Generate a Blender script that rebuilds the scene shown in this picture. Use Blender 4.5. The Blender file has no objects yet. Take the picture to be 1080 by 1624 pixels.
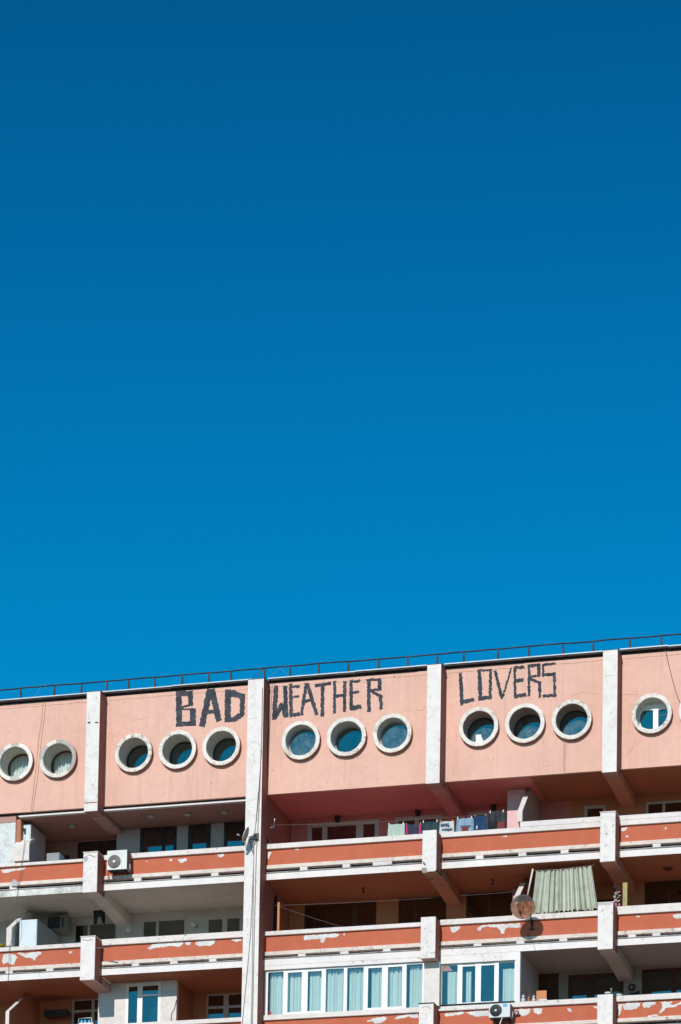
import bpy, bmesh, math, random
from mathutils import Vector, Matrix
random.seed(11)
SC = bpy.context.scene
COL = SC.collection

# ------------------------------------------------------------------ camera
F_PX, PPX, PPY = 5318.653473, 540.0, 2445.185455      # lens in pixels of the 1080 x 1624 photograph
YAW, PIT, ROL = 0.271986329, 0.09659752, -0.017293736
CAM = Vector((32.94071466, -105.76911688, 1.6))
_f = Vector((-math.sin(YAW)*math.cos(PIT), math.cos(YAW)*math.cos(PIT), math.sin(PIT)))
_r = Vector((math.cos(YAW), math.sin(YAW), 0.0))
_d = _f.cross(_r)
RT = math.cos(ROL)*_r + math.sin(ROL)*_d
DN = -math.sin(ROL)*_r + math.cos(ROL)*_d
cd = bpy.data.cameras.new('camera')
cam = bpy.data.objects.new('camera', cd); COL.objects.link(cam)
cam.matrix_world = Matrix((( RT.x, -DN.x, -_f.x, CAM.x), (RT.y, -DN.y, -_f.y, CAM.y), (RT.z, -DN.z, -_f.z, CAM.z), (0, 0, 0, 1)))
cd.sensor_fit = 'VERTICAL'; cd.sensor_height = 36.0; cd.sensor_width = 24.0
cd.lens = F_PX/1624.0*36.0
cd.shift_y = (PPY-812.0)/1624.0
cd.clip_start = 0.5; cd.clip_end = 6000
SC.camera = cam

def at(x, y, Y):
    """measured point of the photograph at depth Y behind the pier fronts -> (X, Z)"""
    v = RT*((x-PPX)/F_PX) + DN*((y-PPY)/F_PX) + _f
    t = (Y-CAM.y)/v.y
    return CAM.x+v.x*t, CAM.z+v.z*t

# ------------------------------------------------------------------ light
SUN_DIR = Vector((0.085, 1.0, -0.52)).normalized()    # the way the light travels
elev = math.asin(-SUN_DIR.z)
w = bpy.data.worlds.new("World"); SC.world = w; w.use_nodes = True
nt = w.node_tree; nt.nodes.clear()
sky = nt.nodes.new('ShaderNodeTexSky'); sky.sky_type = 'NISHITA'; sky.sun_disc = False
sky.sun_elevation = elev
sky.sun_rotation = math.atan2(-SUN_DIR.x, -SUN_DIR.y)
sky.altitude = 500; sky.air_density = 1.0; sky.dust_density = 0.3; sky.ozone_density = 3.0
tint = nt.nodes.new('ShaderNodeMix'); tint.data_type = 'RGBA'; tint.blend_type = 'MULTIPLY'; tint.inputs[0].default_value = 1
tc = nt.nodes.new('ShaderNodeTexCoord'); sx = nt.nodes.new('ShaderNodeSeparateXYZ'); rp = nt.nodes.new('ShaderNodeValToRGB')
nt.links.new(tc.outputs['Generated'], sx.inputs[0]); nt.links.new(sx.outputs[2], rp.inputs[0]); nt.links.new(rp.outputs[0], tint.inputs[7])
el = rp.color_ramp.elements                        # sky tint by height: deep blue in view, zenith darkened to cut fill
el[0].position = 0.10; el[0].color = (0.30, 0.85, 1.0, 1); el[1].position = 0.90; el[1].color = (0.22, 0.36, 0.46, 1)
for ps, c in ((0.34, (0.004, 0.79, 1.03, 1)), (0.42, (0.004, 0.65, 0.92, 1)), (0.503, (0.004, 0.49, 0.73, 1))):
    e = el.new(ps); e.color = c
bg = nt.nodes.new('ShaderNodeBackground'); bg.inputs[1].default_value = 0.115
wo = nt.nodes.new('ShaderNodeOutputWorld')
nt.links.new(sky.outputs[0], tint.inputs[6]); nt.links.new(tint.outputs[2], bg.inputs[0]); nt.links.new(bg.outputs[0], wo.inputs[0])
ld = bpy.data.lights.new('sun', 'SUN'); ld.energy = 3.75; ld.angle = math.radians(0.5); ld.color = (1.0, 0.95, 0.88)
sun = bpy.data.objects.new('sun', ld); COL.objects.link(sun)
sun.rotation_euler = SUN_DIR.to_track_quat('-Z', 'Y').to_euler(); sun.location = (0, -60, 90)
SC.view_settings.view_transform = 'Standard'; SC.view_settings.look = 'None'
SC.view_settings.exposure = 0; SC.view_settings.gamma = 1; SC.view_settings.use_curve_mapping = False

# ------------------------------------------------------------------ materials
MATS = {}
def nn(t, k, **kw):
    n = t.nodes.new(k)
    for a, b in kw.items(): setattr(n, a, b)
    return n
def noise(t, co, scale, detail=4, rough=0.55, stretch=None):
    if stretch:
        mp = nn(t, 'ShaderNodeMapping'); mp.inputs['Scale'].default_value = stretch
        t.links.new(co, mp.inputs[0]); co = mp.outputs[0]
    n = nn(t, 'ShaderNodeTexNoise'); n.inputs['Scale'].default_value = scale
    n.inputs['Detail'].default_value = detail; n.inputs['Roughness'].default_value = rough
    t.links.new(co, n.inputs['Vector']); return n.outputs[0]
def ramp(t, v, a, b, c0=(0,0,0,1), c1=(1,1,1,1)):
    r = nn(t, 'ShaderNodeValToRGB'); e = r.color_ramp.elements
    e[0].position = a; e[0].color = c0; e[1].position = b; e[1].color = c1
    t.links.new(v, r.inputs[0]); return r.outputs[0]
def mixc(t, fac, a, b):
    m = nn(t, 'ShaderNodeMix', data_type='RGBA'); 
    if isinstance(fac, (int, float)): m.inputs[0].default_value = fac
    else: t.links.new(fac, m.inputs[0])
    for s, v in ((6, a), (7, b)):
        if isinstance(v, tuple): m.inputs[s].default_value = (*v[:3], 1)
        else: t.links.new(v, m.inputs[s])
    return m.outputs[2]
def scl(t, v, k):
    m = nn(t, 'ShaderNodeMath', operation='MULTIPLY'); t.links.new(v, m.inputs[0]); m.inputs[1].default_value = k; return m.outputs[0]

def paint(name, c, tone=0.12, dirt=(0.25, 0.22, 0.2), dirt_amt=0.25, streak=0.0, spots=0.0, spot_c=(0.12, 0.11, 0.1),
          cracks=0.0, rough=0.85, bump=0.15, wear=0.0, wear_c=(0.62, 0.62, 0.6), metal=0.0):
    m = bpy.data.materials.new(name); m.use_nodes = True; t = m.node_tree
    p = t.nodes['Principled BSDF']; p.inputs['Roughness'].default_value = rough; p.inputs['Metallic'].default_value = metal
    p.inputs['Specular IOR Level'].default_value = 0.25
    co = nn(t, 'ShaderNodeTexCoord').outputs['Object']
    big = noise(t, co, 0.55, 5, 0.6)
    dark = tuple(v*(1-tone) for v in c); lite = tuple(min(1, v*(1+tone)) for v in c)
    col = mixc(t, ramp(t, big, 0.3, 0.7), dark, lite)
    mid = noise(t, co, 3.2, 6, 0.65)
    col = mixc(t, scl(t, ramp(t, mid, 0.45, 0.75), dirt_amt), col, dirt)
    fine = noise(t, co, 22, 3, 0.6)
    col = mixc(t, scl(t, ramp(t, fine, 0.3, 0.8), 0.16), col, tuple(v*0.6 for v in c))
    if streak:
        s = noise(t, co, 1.0, 4, 0.6, (5.0, 5.0, 0.35))
        col = mixc(t, scl(t, ramp(t, s, 0.52, 0.78), streak), col, tuple(a*0.62+b*0.12 for a, b in zip(c, dirt)))
        s2 = noise(t, co, 1.0, 4, 0.6, (7.0, 7.0, 0.5))
        col = mixc(t, scl(t, ramp(t, s2, 0.55, 0.8), streak*0.7), col, tuple(min(0.85, v*1.15+0.03) for v in c))
    if cracks:
        vo = nn(t, 'ShaderNodeTexVoronoi', feature='DISTANCE_TO_EDGE'); vo.inputs['Scale'].default_value = 0.5
        wv = nn(t, 'ShaderNodeVectorMath', operation='ADD'); nz = nn(t, 'ShaderNodeTexNoise'); nz.inputs['Scale'].default_value = 2.2; nz.inputs['Detail'].default_value = 5
        t.links.new(co, nz.inputs['Vector']); t.links.new(co, wv.inputs[0]); t.links.new(nz.outputs[1], wv.inputs[1])
        t.links.new(wv.outputs[0], vo.inputs['Vector'])
        line = ramp(t, vo.outputs['Distance'], 0.0, 0.012, (1,1,1,1), (0,0,0,1))
        gate = ramp(t, noise(t, co, 0.9, 3), 0.5, 0.6)
        mm = nn(t, 'ShaderNodeMath', operation='MULTIPLY'); t.links.new(line, mm.inputs[0]); t.links.new(gate, mm.inputs[1])
        col = mixc(t, scl(t, mm.outputs[0], cracks), col, tuple(v*0.35 for v in c))
    if wear:
        wn = noise(t, co, 1.7, 7, 0.7)
        col = mixc(t, ramp(t, wn, 0.74-wear*0.2, 0.755-wear*0.2), col, wear_c)
    if spots:
        sn = noise(t, co, 7.5, 8, 0.75)
        gt = noise(t, co, 0.8, 2, 0.5)
        mm = nn(t, 'ShaderNodeMath', operation='MULTIPLY'); t.links.new(ramp(t, sn, 0.62-spots*0.08, 0.68-spots*0.05), mm.inputs[0]); t.links.new(ramp(t, gt, 0.42, 0.62), mm.inputs[1])
        col = mixc(t, scl(t, mm.outputs[0], 0.85), col, spot_c)
    t.links.new(col, p.inputs['Base Color'])
    b = nn(t, 'ShaderNodeBump'); b.inputs['Strength'].default_value = bump; b.inputs['Distance'].default_value = 0.03
    bn = noise(t, co, 9, 8, 0.65); t.links.new(bn, b.inputs['Height']); t.links.new(b.outputs[0], p.inputs['Normal'])
    MATS[name] = m; return m

def glass(name, refl, tintc, rough=0.02, dirty=0.1):
    m = bpy.data.materials.new(name); m.use_nodes = True; t = m.node_tree; t.nodes.clear()
    o = nn(t, 'ShaderNodeOutputMaterial'); g = nn(t, 'ShaderNodeBsdfGlossy'); g.inputs['Roughness'].default_value = rough
    g.inputs['Color'].default_value = (0.78, 0.95, 0.92, 1)
    tr = nn(t, 'ShaderNodeBsdfTransparent'); tr.inputs[0].default_value = (*tintc, 1)
    df = nn(t, 'ShaderNodeBsdfDiffuse'); df.inputs[0].default_value = (0.32, 0.40, 0.40, 1)
    mx = nn(t, 'ShaderNodeMixShader'); mx.inputs[0].default_value = refl
    co = nn(t, 'ShaderNodeTexCoord').outputs['Object']
    dn = noise(t, co, 3.5, 5, 0.6)
    mx2 = nn(t, 'ShaderNodeMixShader')
    t.links.new(scl(t, ramp(t, dn, 0.3, 0.9), dirty), mx2.inputs[0])
    b = nn(t, 'ShaderNodeBump'); b.inputs['Strength'].default_value = 0.03; b.inputs['Distance'].default_value = 0.05
    t.links.new(noise(t, co, 1.4, 2), b.inputs['Height']); t.links.new(b.outputs[0], g.inputs['Normal'])
    t.links.new(tr.outputs[0], mx.inputs[1]); t.links.new(g.outputs[0], mx.inputs[2])
    t.links.new(mx.outputs[0], mx2.inputs[1]); t.links.new(df.outputs[0], mx2.inputs[2]); t.links.new(mx2.outputs[0], o.inputs[0])
    MATS[name] = m; return m

PINK   = paint('pink_render', (0.755, 0.452, 0.362), tone=0.07, dirt=(0.58, 0.32, 0.25), dirt_amt=0.34, streak=0.5, spots=0.14, spot_c=(0.25, 0.16, 0.13), cracks=0.0, bump=0.25)
WHITE  = paint('white_paint', (0.80, 0.745, 0.72), tone=0.05, dirt=(0.46, 0.40, 0.36), dirt_amt=0.42, spots=0.9, spot_c=(0.22, 0.21, 0.2), bump=0.2, streak=0.08)
COPE   = paint('coping_white', (0.77, 0.70, 0.665), tone=0.07, dirt=(0.42, 0.38, 0.36), dirt_amt=0.35, spots=0.75, spot_c=(0.25, 0.22, 0.2), bump=0.35, streak=0.2)
LEDGE  = paint('ledge_cream', (0.76, 0.66, 0.59), tone=0.08, dirt=(0.38, 0.3, 0.26), dirt_amt=0.5, spots=0.9, spot_c=(0.2, 0.15, 0.13), bump=0.35)
BANDW  = paint('slab_edge_white', (0.81, 0.755, 0.735), tone=0.06, dirt=(0.5, 0.45, 0.43), dirt_amt=0.25, spots=0.35, bump=0.25, streak=0.15)
MOULD  = paint('mouldy_edge', (0.72, 0.72, 0.68), tone=0.1, dirt=(0.3, 0.3, 0.26), dirt_amt=0.7, spots=2.2, spot_c=(0.12, 0.12, 0.1), bump=0.35)
ORANGE = paint('orange_panel', (0.51, 0.132, 0.07), tone=0.07, dirt=(0.58, 0.22, 0.14), dirt_amt=0.28, streak=0.14, spots=0.1, cracks=0.0, bump=0.25)
PATCH  = paint('bare_plaster', (0.70, 0.69, 0.68), tone=0.1, dirt=(0.42, 0.42, 0.42), dirt_amt=0.7, bump=0.4, rough=0.95)
RUBBLE   = paint('rubble_dark', (0.035, 0.02, 0.016), tone=0.3, dirt=(0.14, 0.1, 0.08), dirt_amt=0.4, spots=0.8, spot_c=(0.4, 0.36, 0.33), bump=0.5)  # dark rubble tone, deepened so the parapet gap looks shaded
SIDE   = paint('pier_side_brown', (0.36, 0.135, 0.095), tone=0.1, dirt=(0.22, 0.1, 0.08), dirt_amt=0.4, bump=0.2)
RIM    = paint('rim_plaster', (0.80, 0.75, 0.69), tone=0.10, dirt=(0.45, 0.32, 0.23), dirt_amt=0.6, spots=1.6, spot_c=(0.3, 0.2, 0.14), bump=0.5)
RIMG   = paint('rim_grey_broken', (0.52, 0.49, 0.45), tone=0.2, dirt=(0.25, 0.22, 0.2), dirt_amt=0.6, spots=1.4, spot_c=(0.18, 0.14, 0.12), bump=0.6)
REVEAL = paint('reveal_grey', (0.62, 0.59, 0.53), tone=0.08, bump=0.2)
C_GREY = paint('ceiling_greige', (0.66, 0.61, 0.55), tone=0.06, bump=0.1)
C_ROSE = paint('ceiling_rose_brown', (0.46, 0.25, 0.205), tone=0.06, bump=0.1)
C_PINK = paint('ceiling_deep_pink', (0.68, 0.235, 0.215), tone=0.08, bump=0.1)
C_BRWN = paint('ceiling_orange_brown', (0.44, 0.175, 0.09), tone=0.08, bump=0.1)
C_TAUP = paint('ceiling_taupe', (0.40, 0.32, 0.28), tone=0.08, bump=0.1)
W_BRWN = paint('wall_orange_brown', (0.56, 0.22, 0.10), tone=0.08, bump=0.12)
W_GREY = paint('wall_cool_grey', (0.50, 0.45, 0.45), tone=0.05, bump=0.1)
W_PINK = paint('wall_pink_lilac', (0.80, 0.50, 0.50), tone=0.05, bump=0.15)
W_CREAM= paint('wall_cream', (0.74, 0.67, 0.63), tone=0.05, dirt_amt=0.25, spots=0.3, bump=0.15, cracks=0.4)
MARBLE = paint('patchy_panel', (0.66, 0.67, 0.66), tone=0.12, dirt=(0.35, 0.35, 0.34), dirt_amt=0.6, spots=1.0, spot_c=(0.3, 0.3, 0.29), bump=0.4)
BRICK  = paint('red_brick', (0.34, 0.12, 0.09), tone=0.2, bump=0.4)
PVC    = paint('white_pvc', (0.82, 0.83, 0.84), tone=0.02, dirt_amt=0.06, rough=0.4, bump=0.02)
FRGREY = paint('frame_beige', (0.60, 0.55, 0.51), tone=0.05, rough=0.6, bump=0.05)
FRDARK = paint('frame_dark', (0.025, 0.02, 0.018), tone=0.1, rough=0.5, bump=0.05)
FRWOOD = paint('frame_wood', (0.11, 0.04, 0.022), tone=0.2, dirt=(0.05, 0.025, 0.015), dirt_amt=0.5, rough=0.6, bump=0.2)
WOODLT = paint('orange_wood', (0.58, 0.23, 0.09), tone=0.12, streak=0.3, rough=0.6, bump=0.1)
METDRK = paint('dark_iron_and_shade', (0.022, 0.020, 0.022), tone=0.2, rough=0.6, bump=0.1)  # also the dark of shaded undersides and the attic slab gap
METGRY = paint('grey_metal', (0.32, 0.33, 0.34), tone=0.08, rough=0.45, metal=0.3, bump=0.05)
GUTTER = paint('zinc_gutter', (0.42, 0.48, 0.53), tone=0.15, rough=0.5, metal=0.2, dirt_amt=0.3, bump=0.1)
PIPE   = paint('thin_pipe', (0.42, 0.42, 0.42), tone=0.25, dirt=(0.12, 0.12, 0.12), dirt_amt=0.8, rough=0.6, bump=0.1)
ACW    = paint('ac_casing', (0.70, 0.72, 0.68), tone=0.03, dirt_amt=0.12, dirt=(0.4, 0.36, 0.3), rough=0.5, bump=0.03)
ACG    = paint('ac_casing_grey', (0.62, 0.65, 0.67), tone=0.03, dirt_amt=0.1, rough=0.45, bump=0.03)
ACFAN  = paint('ac_grille', (0.14, 0.125, 0.105), tone=0.15, rough=0.6, bump=0.1)
ACFAN2 = paint('ac_grille_black', (0.025, 0.028, 0.03), tone=0.15, rough=0.5, bump=0.1)
ACSIDE  = paint('ac_side_brown', (0.22, 0.15, 0.14), tone=0.2, dirt=(0.1, 0.05, 0.04), dirt_amt=0.6, bump=0.2)  # brown tone for the right side of the casing
BADGE  = paint('blue_badge', (0.02, 0.36, 0.66), tone=0.02, dirt_amt=0.02, rough=0.4, bump=0)
CABLE  = paint('cable_grey', (0.30, 0.27, 0.25), tone=0.1, rough=0.7, bump=0)
CABLED = paint('cable_dark', (0.09, 0.06, 0.05), tone=0.1, rough=0.7, bump=0)
ROPE   = paint('pale_line', (0.26, 0.24, 0.22), tone=0.05, rough=0.8, bump=0)
LAMP   = paint('lamp_opal', (0.66, 0.66, 0.62), tone=0.03, rough=0.4, bump=0)
GRAF   = paint('slate_graffiti_paint', (0.036, 0.042, 0.056), tone=0.3, dirt=(0.12, 0.125, 0.145), dirt_amt=0.7, spots=0.3, spot_c=(0.4, 0.27, 0.23), rough=0.8, bump=0.3)
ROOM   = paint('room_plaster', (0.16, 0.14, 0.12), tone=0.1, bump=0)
ROOMD  = paint('dim_room', (0.012, 0.01, 0.01), tone=0.1, bump=0)  # near-black copy of the room wall, shade put into the colour
GROUND = paint('ground_paving', (0.26, 0.21, 0.165), tone=0.15, bump=0.2)
CURT   = paint('curtain_cloth', (0.78, 0.78, 0.74), tone=0.04, dirt_amt=0.08, rough=0.9, bump=0.05)
CURTD  = paint('curtain_dim', (0.07, 0.055, 0.045), tone=0.1, rough=0.9, bump=0.05)  # darker copy of the curtain cloth, for windows in shade
CANVAS = paint('faded_green_canvas', (0.53, 0.56, 0.48), tone=0.06, dirt=(0.33, 0.27, 0.14), dirt_amt=0.6, streak=0.6, rough=0.95, bump=0.15)
TERRA  = paint('terracotta', (0.50, 0.17, 0.08), tone=0.08, bump=0.1)
LEAF   = paint('leaf_green', (0.06, 0.11, 0.04), tone=0.3, bump=0.1)
YELLOW = paint('yellow_petal', (0.80, 0.62, 0.03), tone=0.1, bump=0)
PETALR = paint('red_petal', (0.62, 0.05, 0.10), tone=0.2, bump=0)
PETALW = paint('white_petal', (0.75, 0.70, 0.70), tone=0.05, bump=0)
BLACKC = paint('black_cloth', (0.012, 0.012, 0.013), tone=0.2, bump=0.1)
WICKER = paint('wicker', (0.16, 0.07, 0.035), tone=0.2, bump=0.2)
G_WIN  = glass('window_glass', 0.21, (0.12, 0.15, 0.15), dirty=0.002)
G_ROUND= glass('round_glass', 0.22, (0.2, 0.28, 0.3), dirty=0.03)
G_DUSTY= glass('dusty_round_glass', 0.22, (0.2, 0.3, 0.32), dirty=0.42)
G_CURT = glass('clear_glass', 0.10, (0.88, 0.93, 0.92), dirty=0.02)
G_SUN  = glass('enclosure_glass', 0.20, (0.82, 0.92, 0.90), dirty=0.05)
def cloth(name, c, **k): return paint(name, c, tone=0.1, rough=0.95, bump=0.12, **k)

DISH_Z = at(828.4, 1430.5, -.32)[1]-at(843, 1466, .69)[1]
def dish_mat():
    m = bpy.data.materials.new('rusty_mesh_dish'); m.use_nodes = True; t = m.node_tree
    p = t.nodes['Principled BSDF']; p.inputs['Roughness'].default_value = 0.8
    co = nn(t, 'ShaderNodeTexCoord').outputs['Object']
    c = mixc(t, ramp(t, noise(t, co, 7, 6, 0.7), 0.35, 0.65), (0.13, 0.04, 0.014), (0.40, 0.17, 0.08))
    sep = nn(t, 'ShaderNodeSeparateXYZ'); t.links.new(co, sep.inputs[0])
    c = mixc(t, ramp(t, sep.outputs[2], DISH_Z, DISH_Z+.05), c, (0.10, 0.085, 0.08))       # bare grey weathered upper part
    t.links.new(c, p.inputs['Base Color'])
    tr = nn(t, 'ShaderNodeBsdfTransparent'); mx = nn(t, 'ShaderNodeMixShader'); mx.inputs[0].default_value = 0.72
    o = t.nodes['Material Output']
    t.links.new(tr.outputs[0], mx.inputs[1]); t.links.new(p.outputs[0], mx.inputs[2]); t.links.new(mx.outputs[0], o.inputs[0])
    return m
DISHM = dish_mat()

# ------------------------------------------------------------------ mesh helpers
class MB:
    def __init__(s): s.v = []; s.f = []; s.m = []; s.sm = []
    def add(s, vs, fs, mi=0, smooth=False):
        b = len(s.v); s.v += [tuple(v) for v in vs]
        for i, f in enumerate(fs):
            s.f.append([b+k for k in f]); s.m.append(mi if isinstance(mi, int) else mi[i]); s.sm.append(smooth)
        return s
    def box(s, x0, x1, y0, y1, z0, z1, mi=0):
        """mi may be (front, back, left, right, bottom, top)"""
        if x0 > x1: x0, x1 = x1, x0
        vs = [(x, y, z) for x in (x0, x1) for y in (y0, y1) for z in (z0, z1)]
        fs = [(0,4,5,1), (2,3,7,6), (0,1,3,2), (4,6,7,5), (0,2,6,4), (1,5,7,3)]
        return s.add(vs, fs, mi)
    def prism_x(s, prof, x0, x1, mi=0, cap=None):     # closed (y,z) profile extruded along x
        n = len(prof)
        vs = [(x0, y, z) for y, z in prof]+[(x1, y, z) for y, z in prof]
        fs = [(i, (i+1) % n, n+(i+1) % n, n+i) for i in range(n)]+[tuple(range(n-1, -1, -1)), tuple(range(n, 2*n))]
        mm = [mi]*n+[mi if cap is None else cap]*2 if isinstance(mi, int) else list(mi)+[cap]*2
        return s.add(vs, fs, mm)
    def prism_y(s, prof, y0, y1, mi=0):               # closed (x,z) profile extruded along y
        n = len(prof)
        vs = [(x, y0, z) for x, z in prof]+[(x, y1, z) for x, z in prof]
        fs = [(i, n+i, n+(i+1) % n, (i+1) % n) for i in range(n)]+[tuple(range(n)), tuple(range(2*n-1, n-1, -1))]
        return s.add(vs, fs, mi)
    def tube(s, pts, r, n=6, mi=0):
        pts = [Vector(p) for p in pts]; vs = []; fs = []
        for i, p in enumerate(pts):
            d = (pts[min(i+1, len(pts)-1)]-pts[max(i-1, 0)]).normalized()
            a = d.cross(Vector((0, 0, 1)) if abs(d.z) < 0.9 else Vector((1, 0, 0))).normalized(); b = d.cross(a)
            rr = r[i] if isinstance(r, (list, tuple)) else r
            vs += [p+a*math.cos(k*2*math.pi/n)*rr+b*math.sin(k*2*math.pi/n)*rr for k in range(n)]
        for i in range(len(pts)-1):
            fs += [(i*n+k, i*n+(k+1) % n, (i+1)*n+(k+1) % n, (i+1)*n+k) for k in range(n)]
        fs += [tuple(range(n-1, -1, -1)), tuple(range((len(pts)-1)*n, len(pts)*n))]
        return s.add(vs, fs, mi, True)
    def lathe(s, c, axis, prof, n=24, mi=0, smooth=True, jit=0.0):  # prof: (distance along the axis, radius)
        axis = Vector(axis).normalized()
        a = axis.cross(Vector((0, 0, 1)) if abs(axis.z) < 0.9 else Vector((1, 0, 0))).normalized(); b = axis.cross(a); c = Vector(c)
        vs = []; fs = []; js = [1+random.uniform(-jit, jit) for _ in range(n)]
        for h, r in prof:
            vs += [c+axis*h+(a*math.cos(k*2*math.pi/n)+b*math.sin(k*2*math.pi/n))*r*js[k] for k in range(n)]
        ms = []
        for i in range(len(prof)-1):
            for k in range(n):
                fs.append((i*n+k, i*n+(k+1) % n, (i+1)*n+(k+1) % n, (i+1)*n+k)); ms.append(mi if isinstance(mi, int) else mi[i])
        return s.add(vs, fs, ms, smooth)
    def ball(s, c, r, n=10, mi=0, sc=(1, 1, 1)):
        vs = []; fs = []; c = Vector(c)
        for i in range(n+1):
            th = math.pi*i/n
            for k in range(n*2):
                ph = math.pi*k/n
                vs.append(c+Vector((r*sc[0]*math.sin(th)*math.cos(ph), r*sc[1]*math.sin(th)*math.sin(ph), r*sc[2]*math.cos(th))))
        for i in range(n):
            for k in range(n*2): fs.append((i*2*n+k, (i+1)*2*n+k, (i+1)*2*n+(k+1) % (2*n), i*2*n+(k+1) % (2*n)))
        return s.add(vs, fs, mi, True)
    def build(s, name, mats, parent=None, off=(0, 0, 0), bevel=0.0):
        o0 = Vector(off)
        if parent is not None: 
            q = parent
            while q is not None: o0 = o0+q.location; q = q.parent
        me = bpy.data.meshes.new(name)
        me.from_pydata([tuple(Vector(v)-o0) for v in s.v], [], s.f)
        for m in (mats if isinstance(mats, (list, tuple)) else [mats]): me.materials.append(m)
        me.polygons.foreach_set('material_index', s.m); me.polygons.foreach_set('use_smooth', s.sm)
        me.validate(); me.update()
        bm = bmesh.new(); bm.from_mesh(me); bmesh.ops.recalc_face_normals(bm, faces=bm.faces)
        if bevel: bmesh.ops.bevel(bm, geom=[e for e in bm.edges if len(e.link_faces) == 2 and e.calc_face_angle(0) > 0.6], offset=bevel, segments=1, affect='EDGES')
        bm.to_mesh(me); bm.free()
        o = bpy.data.objects.new(name, me); COL.objects.link(o)
        if parent is not None: o.parent = parent
        elif any(off): o.location = off
        return o
def thing(name, label, cat, loc=(0, 0, 0), group=None):
    o = bpy.data.objects.new(name, None); COL.objects.link(o); o.location = loc; o.empty_display_size = 0.3
    o['label'] = label; o['category'] = cat
    if group: o['group'] = group
    return o
def tag(o, label, cat, group=None):
    o['label'] = label; o['category'] = cat
    if group: o['group'] = group
    return o
def rough_poly(pts, jit, step=0.06):
    out = []
    for i, p in enumerate(pts):
        q = pts[(i+1) % len(pts)]; L = math.dist(p, q); n = max(1, int(L/step))
        for k in range(n):
            f = k/n; out.append((p[0]+(q[0]-p[0])*f+random.uniform(-jit, jit), p[1]+(q[1]-p[1])*f+random.uniform(-jit, jit)))
    return out
def wavy(x0, x1, z0, z1, y, amp=0.03, folds=8, x0b=None, x1b=None, yb=None, nz=8, sag=0.0, seed=1, hem=0.0):
    """hanging cloth from (x0..x1, z1) down to (x0b..x1b, z0)"""
    rs = random.Random(seed); nx = folds*8
    x0b = x0 if x0b is None else x0b; x1b = x1 if x1b is None else x1b; yb = y if yb is None else yb
    ph = [rs.uniform(0, 6.28) for _ in range(3)]
    vs = []; fs = []
    for j in range(nz+1):
        g = j/nz
        for i in range(nx+1):
            f = i/nx
            xa = x0+(x1-x0)*f; xb = x0b+(x1b-x0b)*f
            u = f*folds*2*math.pi
            a = amp*(math.sin(u+1.1*math.sin(u*0.37+ph[0])+0.35*g)+0.4*math.sin(u*2.3+ph[1]))
            zt = z1-sag*math.sin(math.pi*f)-(0.010*abs(math.sin(u*0.5)) if sag else 0)
            zb = z0+hem*math.sin(u*0.9+ph[2])
            vs.append((xa+(xb-xa)*g+amp*0.4*math.cos(u), y+(yb-y)*g+a, zt+(zb-zt)*g))
    for j in range(nz):
        for i in range(nx): fs.append((j*(nx+1)+i, j*(nx+1)+i+1, (j+1)*(nx+1)+i+1, (j+1)*(nx+1)+i))
    m = MB(); m.add(vs, fs, 0, True); return m

# ------------------------------------------------------------------ setting
g = MB(); g.box(-3000, 3000, -3000, 3000, -0.5, 0.0)
gr = g.build('ground', GROUND); gr['kind'] = 'structure'

# ------------------------------------------------------------------ the building
B = thing('apartment_building', 'weathered pink and orange apartment block with round attic windows, loggias and painted slogan', 'building')
YW, YC, YP = 0.60, 0.60, 0.69       # attic wall, coping face, orange panel
YB = 3.5                            # loggia back walls
PIERS = {'L': (-12.05, -11.56), 'A': (-6.15, -5.66), 'B': (-0.33, 0.23), 'C': (5.92, 6.40), 'D': (11.91, 12.40), 'R': (17.95, 18.44)}
BAYS = [('L', 'A'), ('A', 'B'), ('B', 'C'), ('C', 'D'), ('D', 'R')]
bx = [(PIERS[a][1], PIERS[b][0]) for a, b in BAYS]

# attic walls with round openings
WINS = [(-8.93, 0), (-7.33, 0), (-4.56, 1), (-2.97, 1), (-1.39, 1), (1.44, 2), (3.03, 2), (4.62, 2), (7.61, 3), (9.19, 3), (10.78, 3), (13.47, 4), (15.05, 4)]
ZWC, RO, RI = 39.67, 0.68, 0.535
for b, (x0, x1) in enumerate(bx):
    cs = [x for x, k in WINS if k == b]; m = MB(); H = 0.74; zb, zt = 37.90, 41.80; N = 48
    zsplit = [zb, ZWC-H, ZWC+H, zt]
    def quad(xa, xb, za, zc): m.add([(xa, YW, za), (xb, YW, za), (xb, YW, zc), (xa, YW, zc)], [(0, 1, 2, 3)])
    quad(x0, x1, zb, zsplit[1]); quad(x0, x1, zsplit[2], zt)
    px = x0
    for c in cs:
        quad(px, c-H, zsplit[1], zsplit[2]); px = c+H
        vs = []; 
        for k in range(N):
            a = (k+0.5)*2*math.pi/N; ca, sa = math.cos(a), math.sin(a); q = H/max(abs(ca), abs(sa))
            vs.append((c+RI*ca, YW, ZWC+RI*sa)); vs.append((c+q*ca, YW, ZWC+q*sa))
        m.add(vs, [(2*k, 2*k+1, (2*k+3) % (2*N), (2*k+2) % (2*N)) for k in range(N)])
        for sx in (-1, 1):
            for sz in (-1, 1):
                ks = [k for k in range(N) if abs(((k+0.5)*2*math.pi/N - math.atan2(sz, sx)) % (2*math.pi)) < 0.08 or abs(((k+0.5)*2*math.pi/N - math.atan2(sz, sx)) % (2*math.pi)-2*math.pi) < 0.08]
                if len(ks) == 2: m.add([vs[2*ks[0]+1], vs[2*ks[1]+1], (c+sx*H, YW, ZWC+sz*H)], [(0, 1, 2)])
    quad(px, x1, zsplit[1], zsplit[2])
    m.add([(x0, YW, zb), (x1, YW, zb), (x1, YW+0.11, zb), (x0, YW+0.11, zb)], [(0, 1, 2, 3)])
    m.build('attic_wall', PINK, B)
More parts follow.
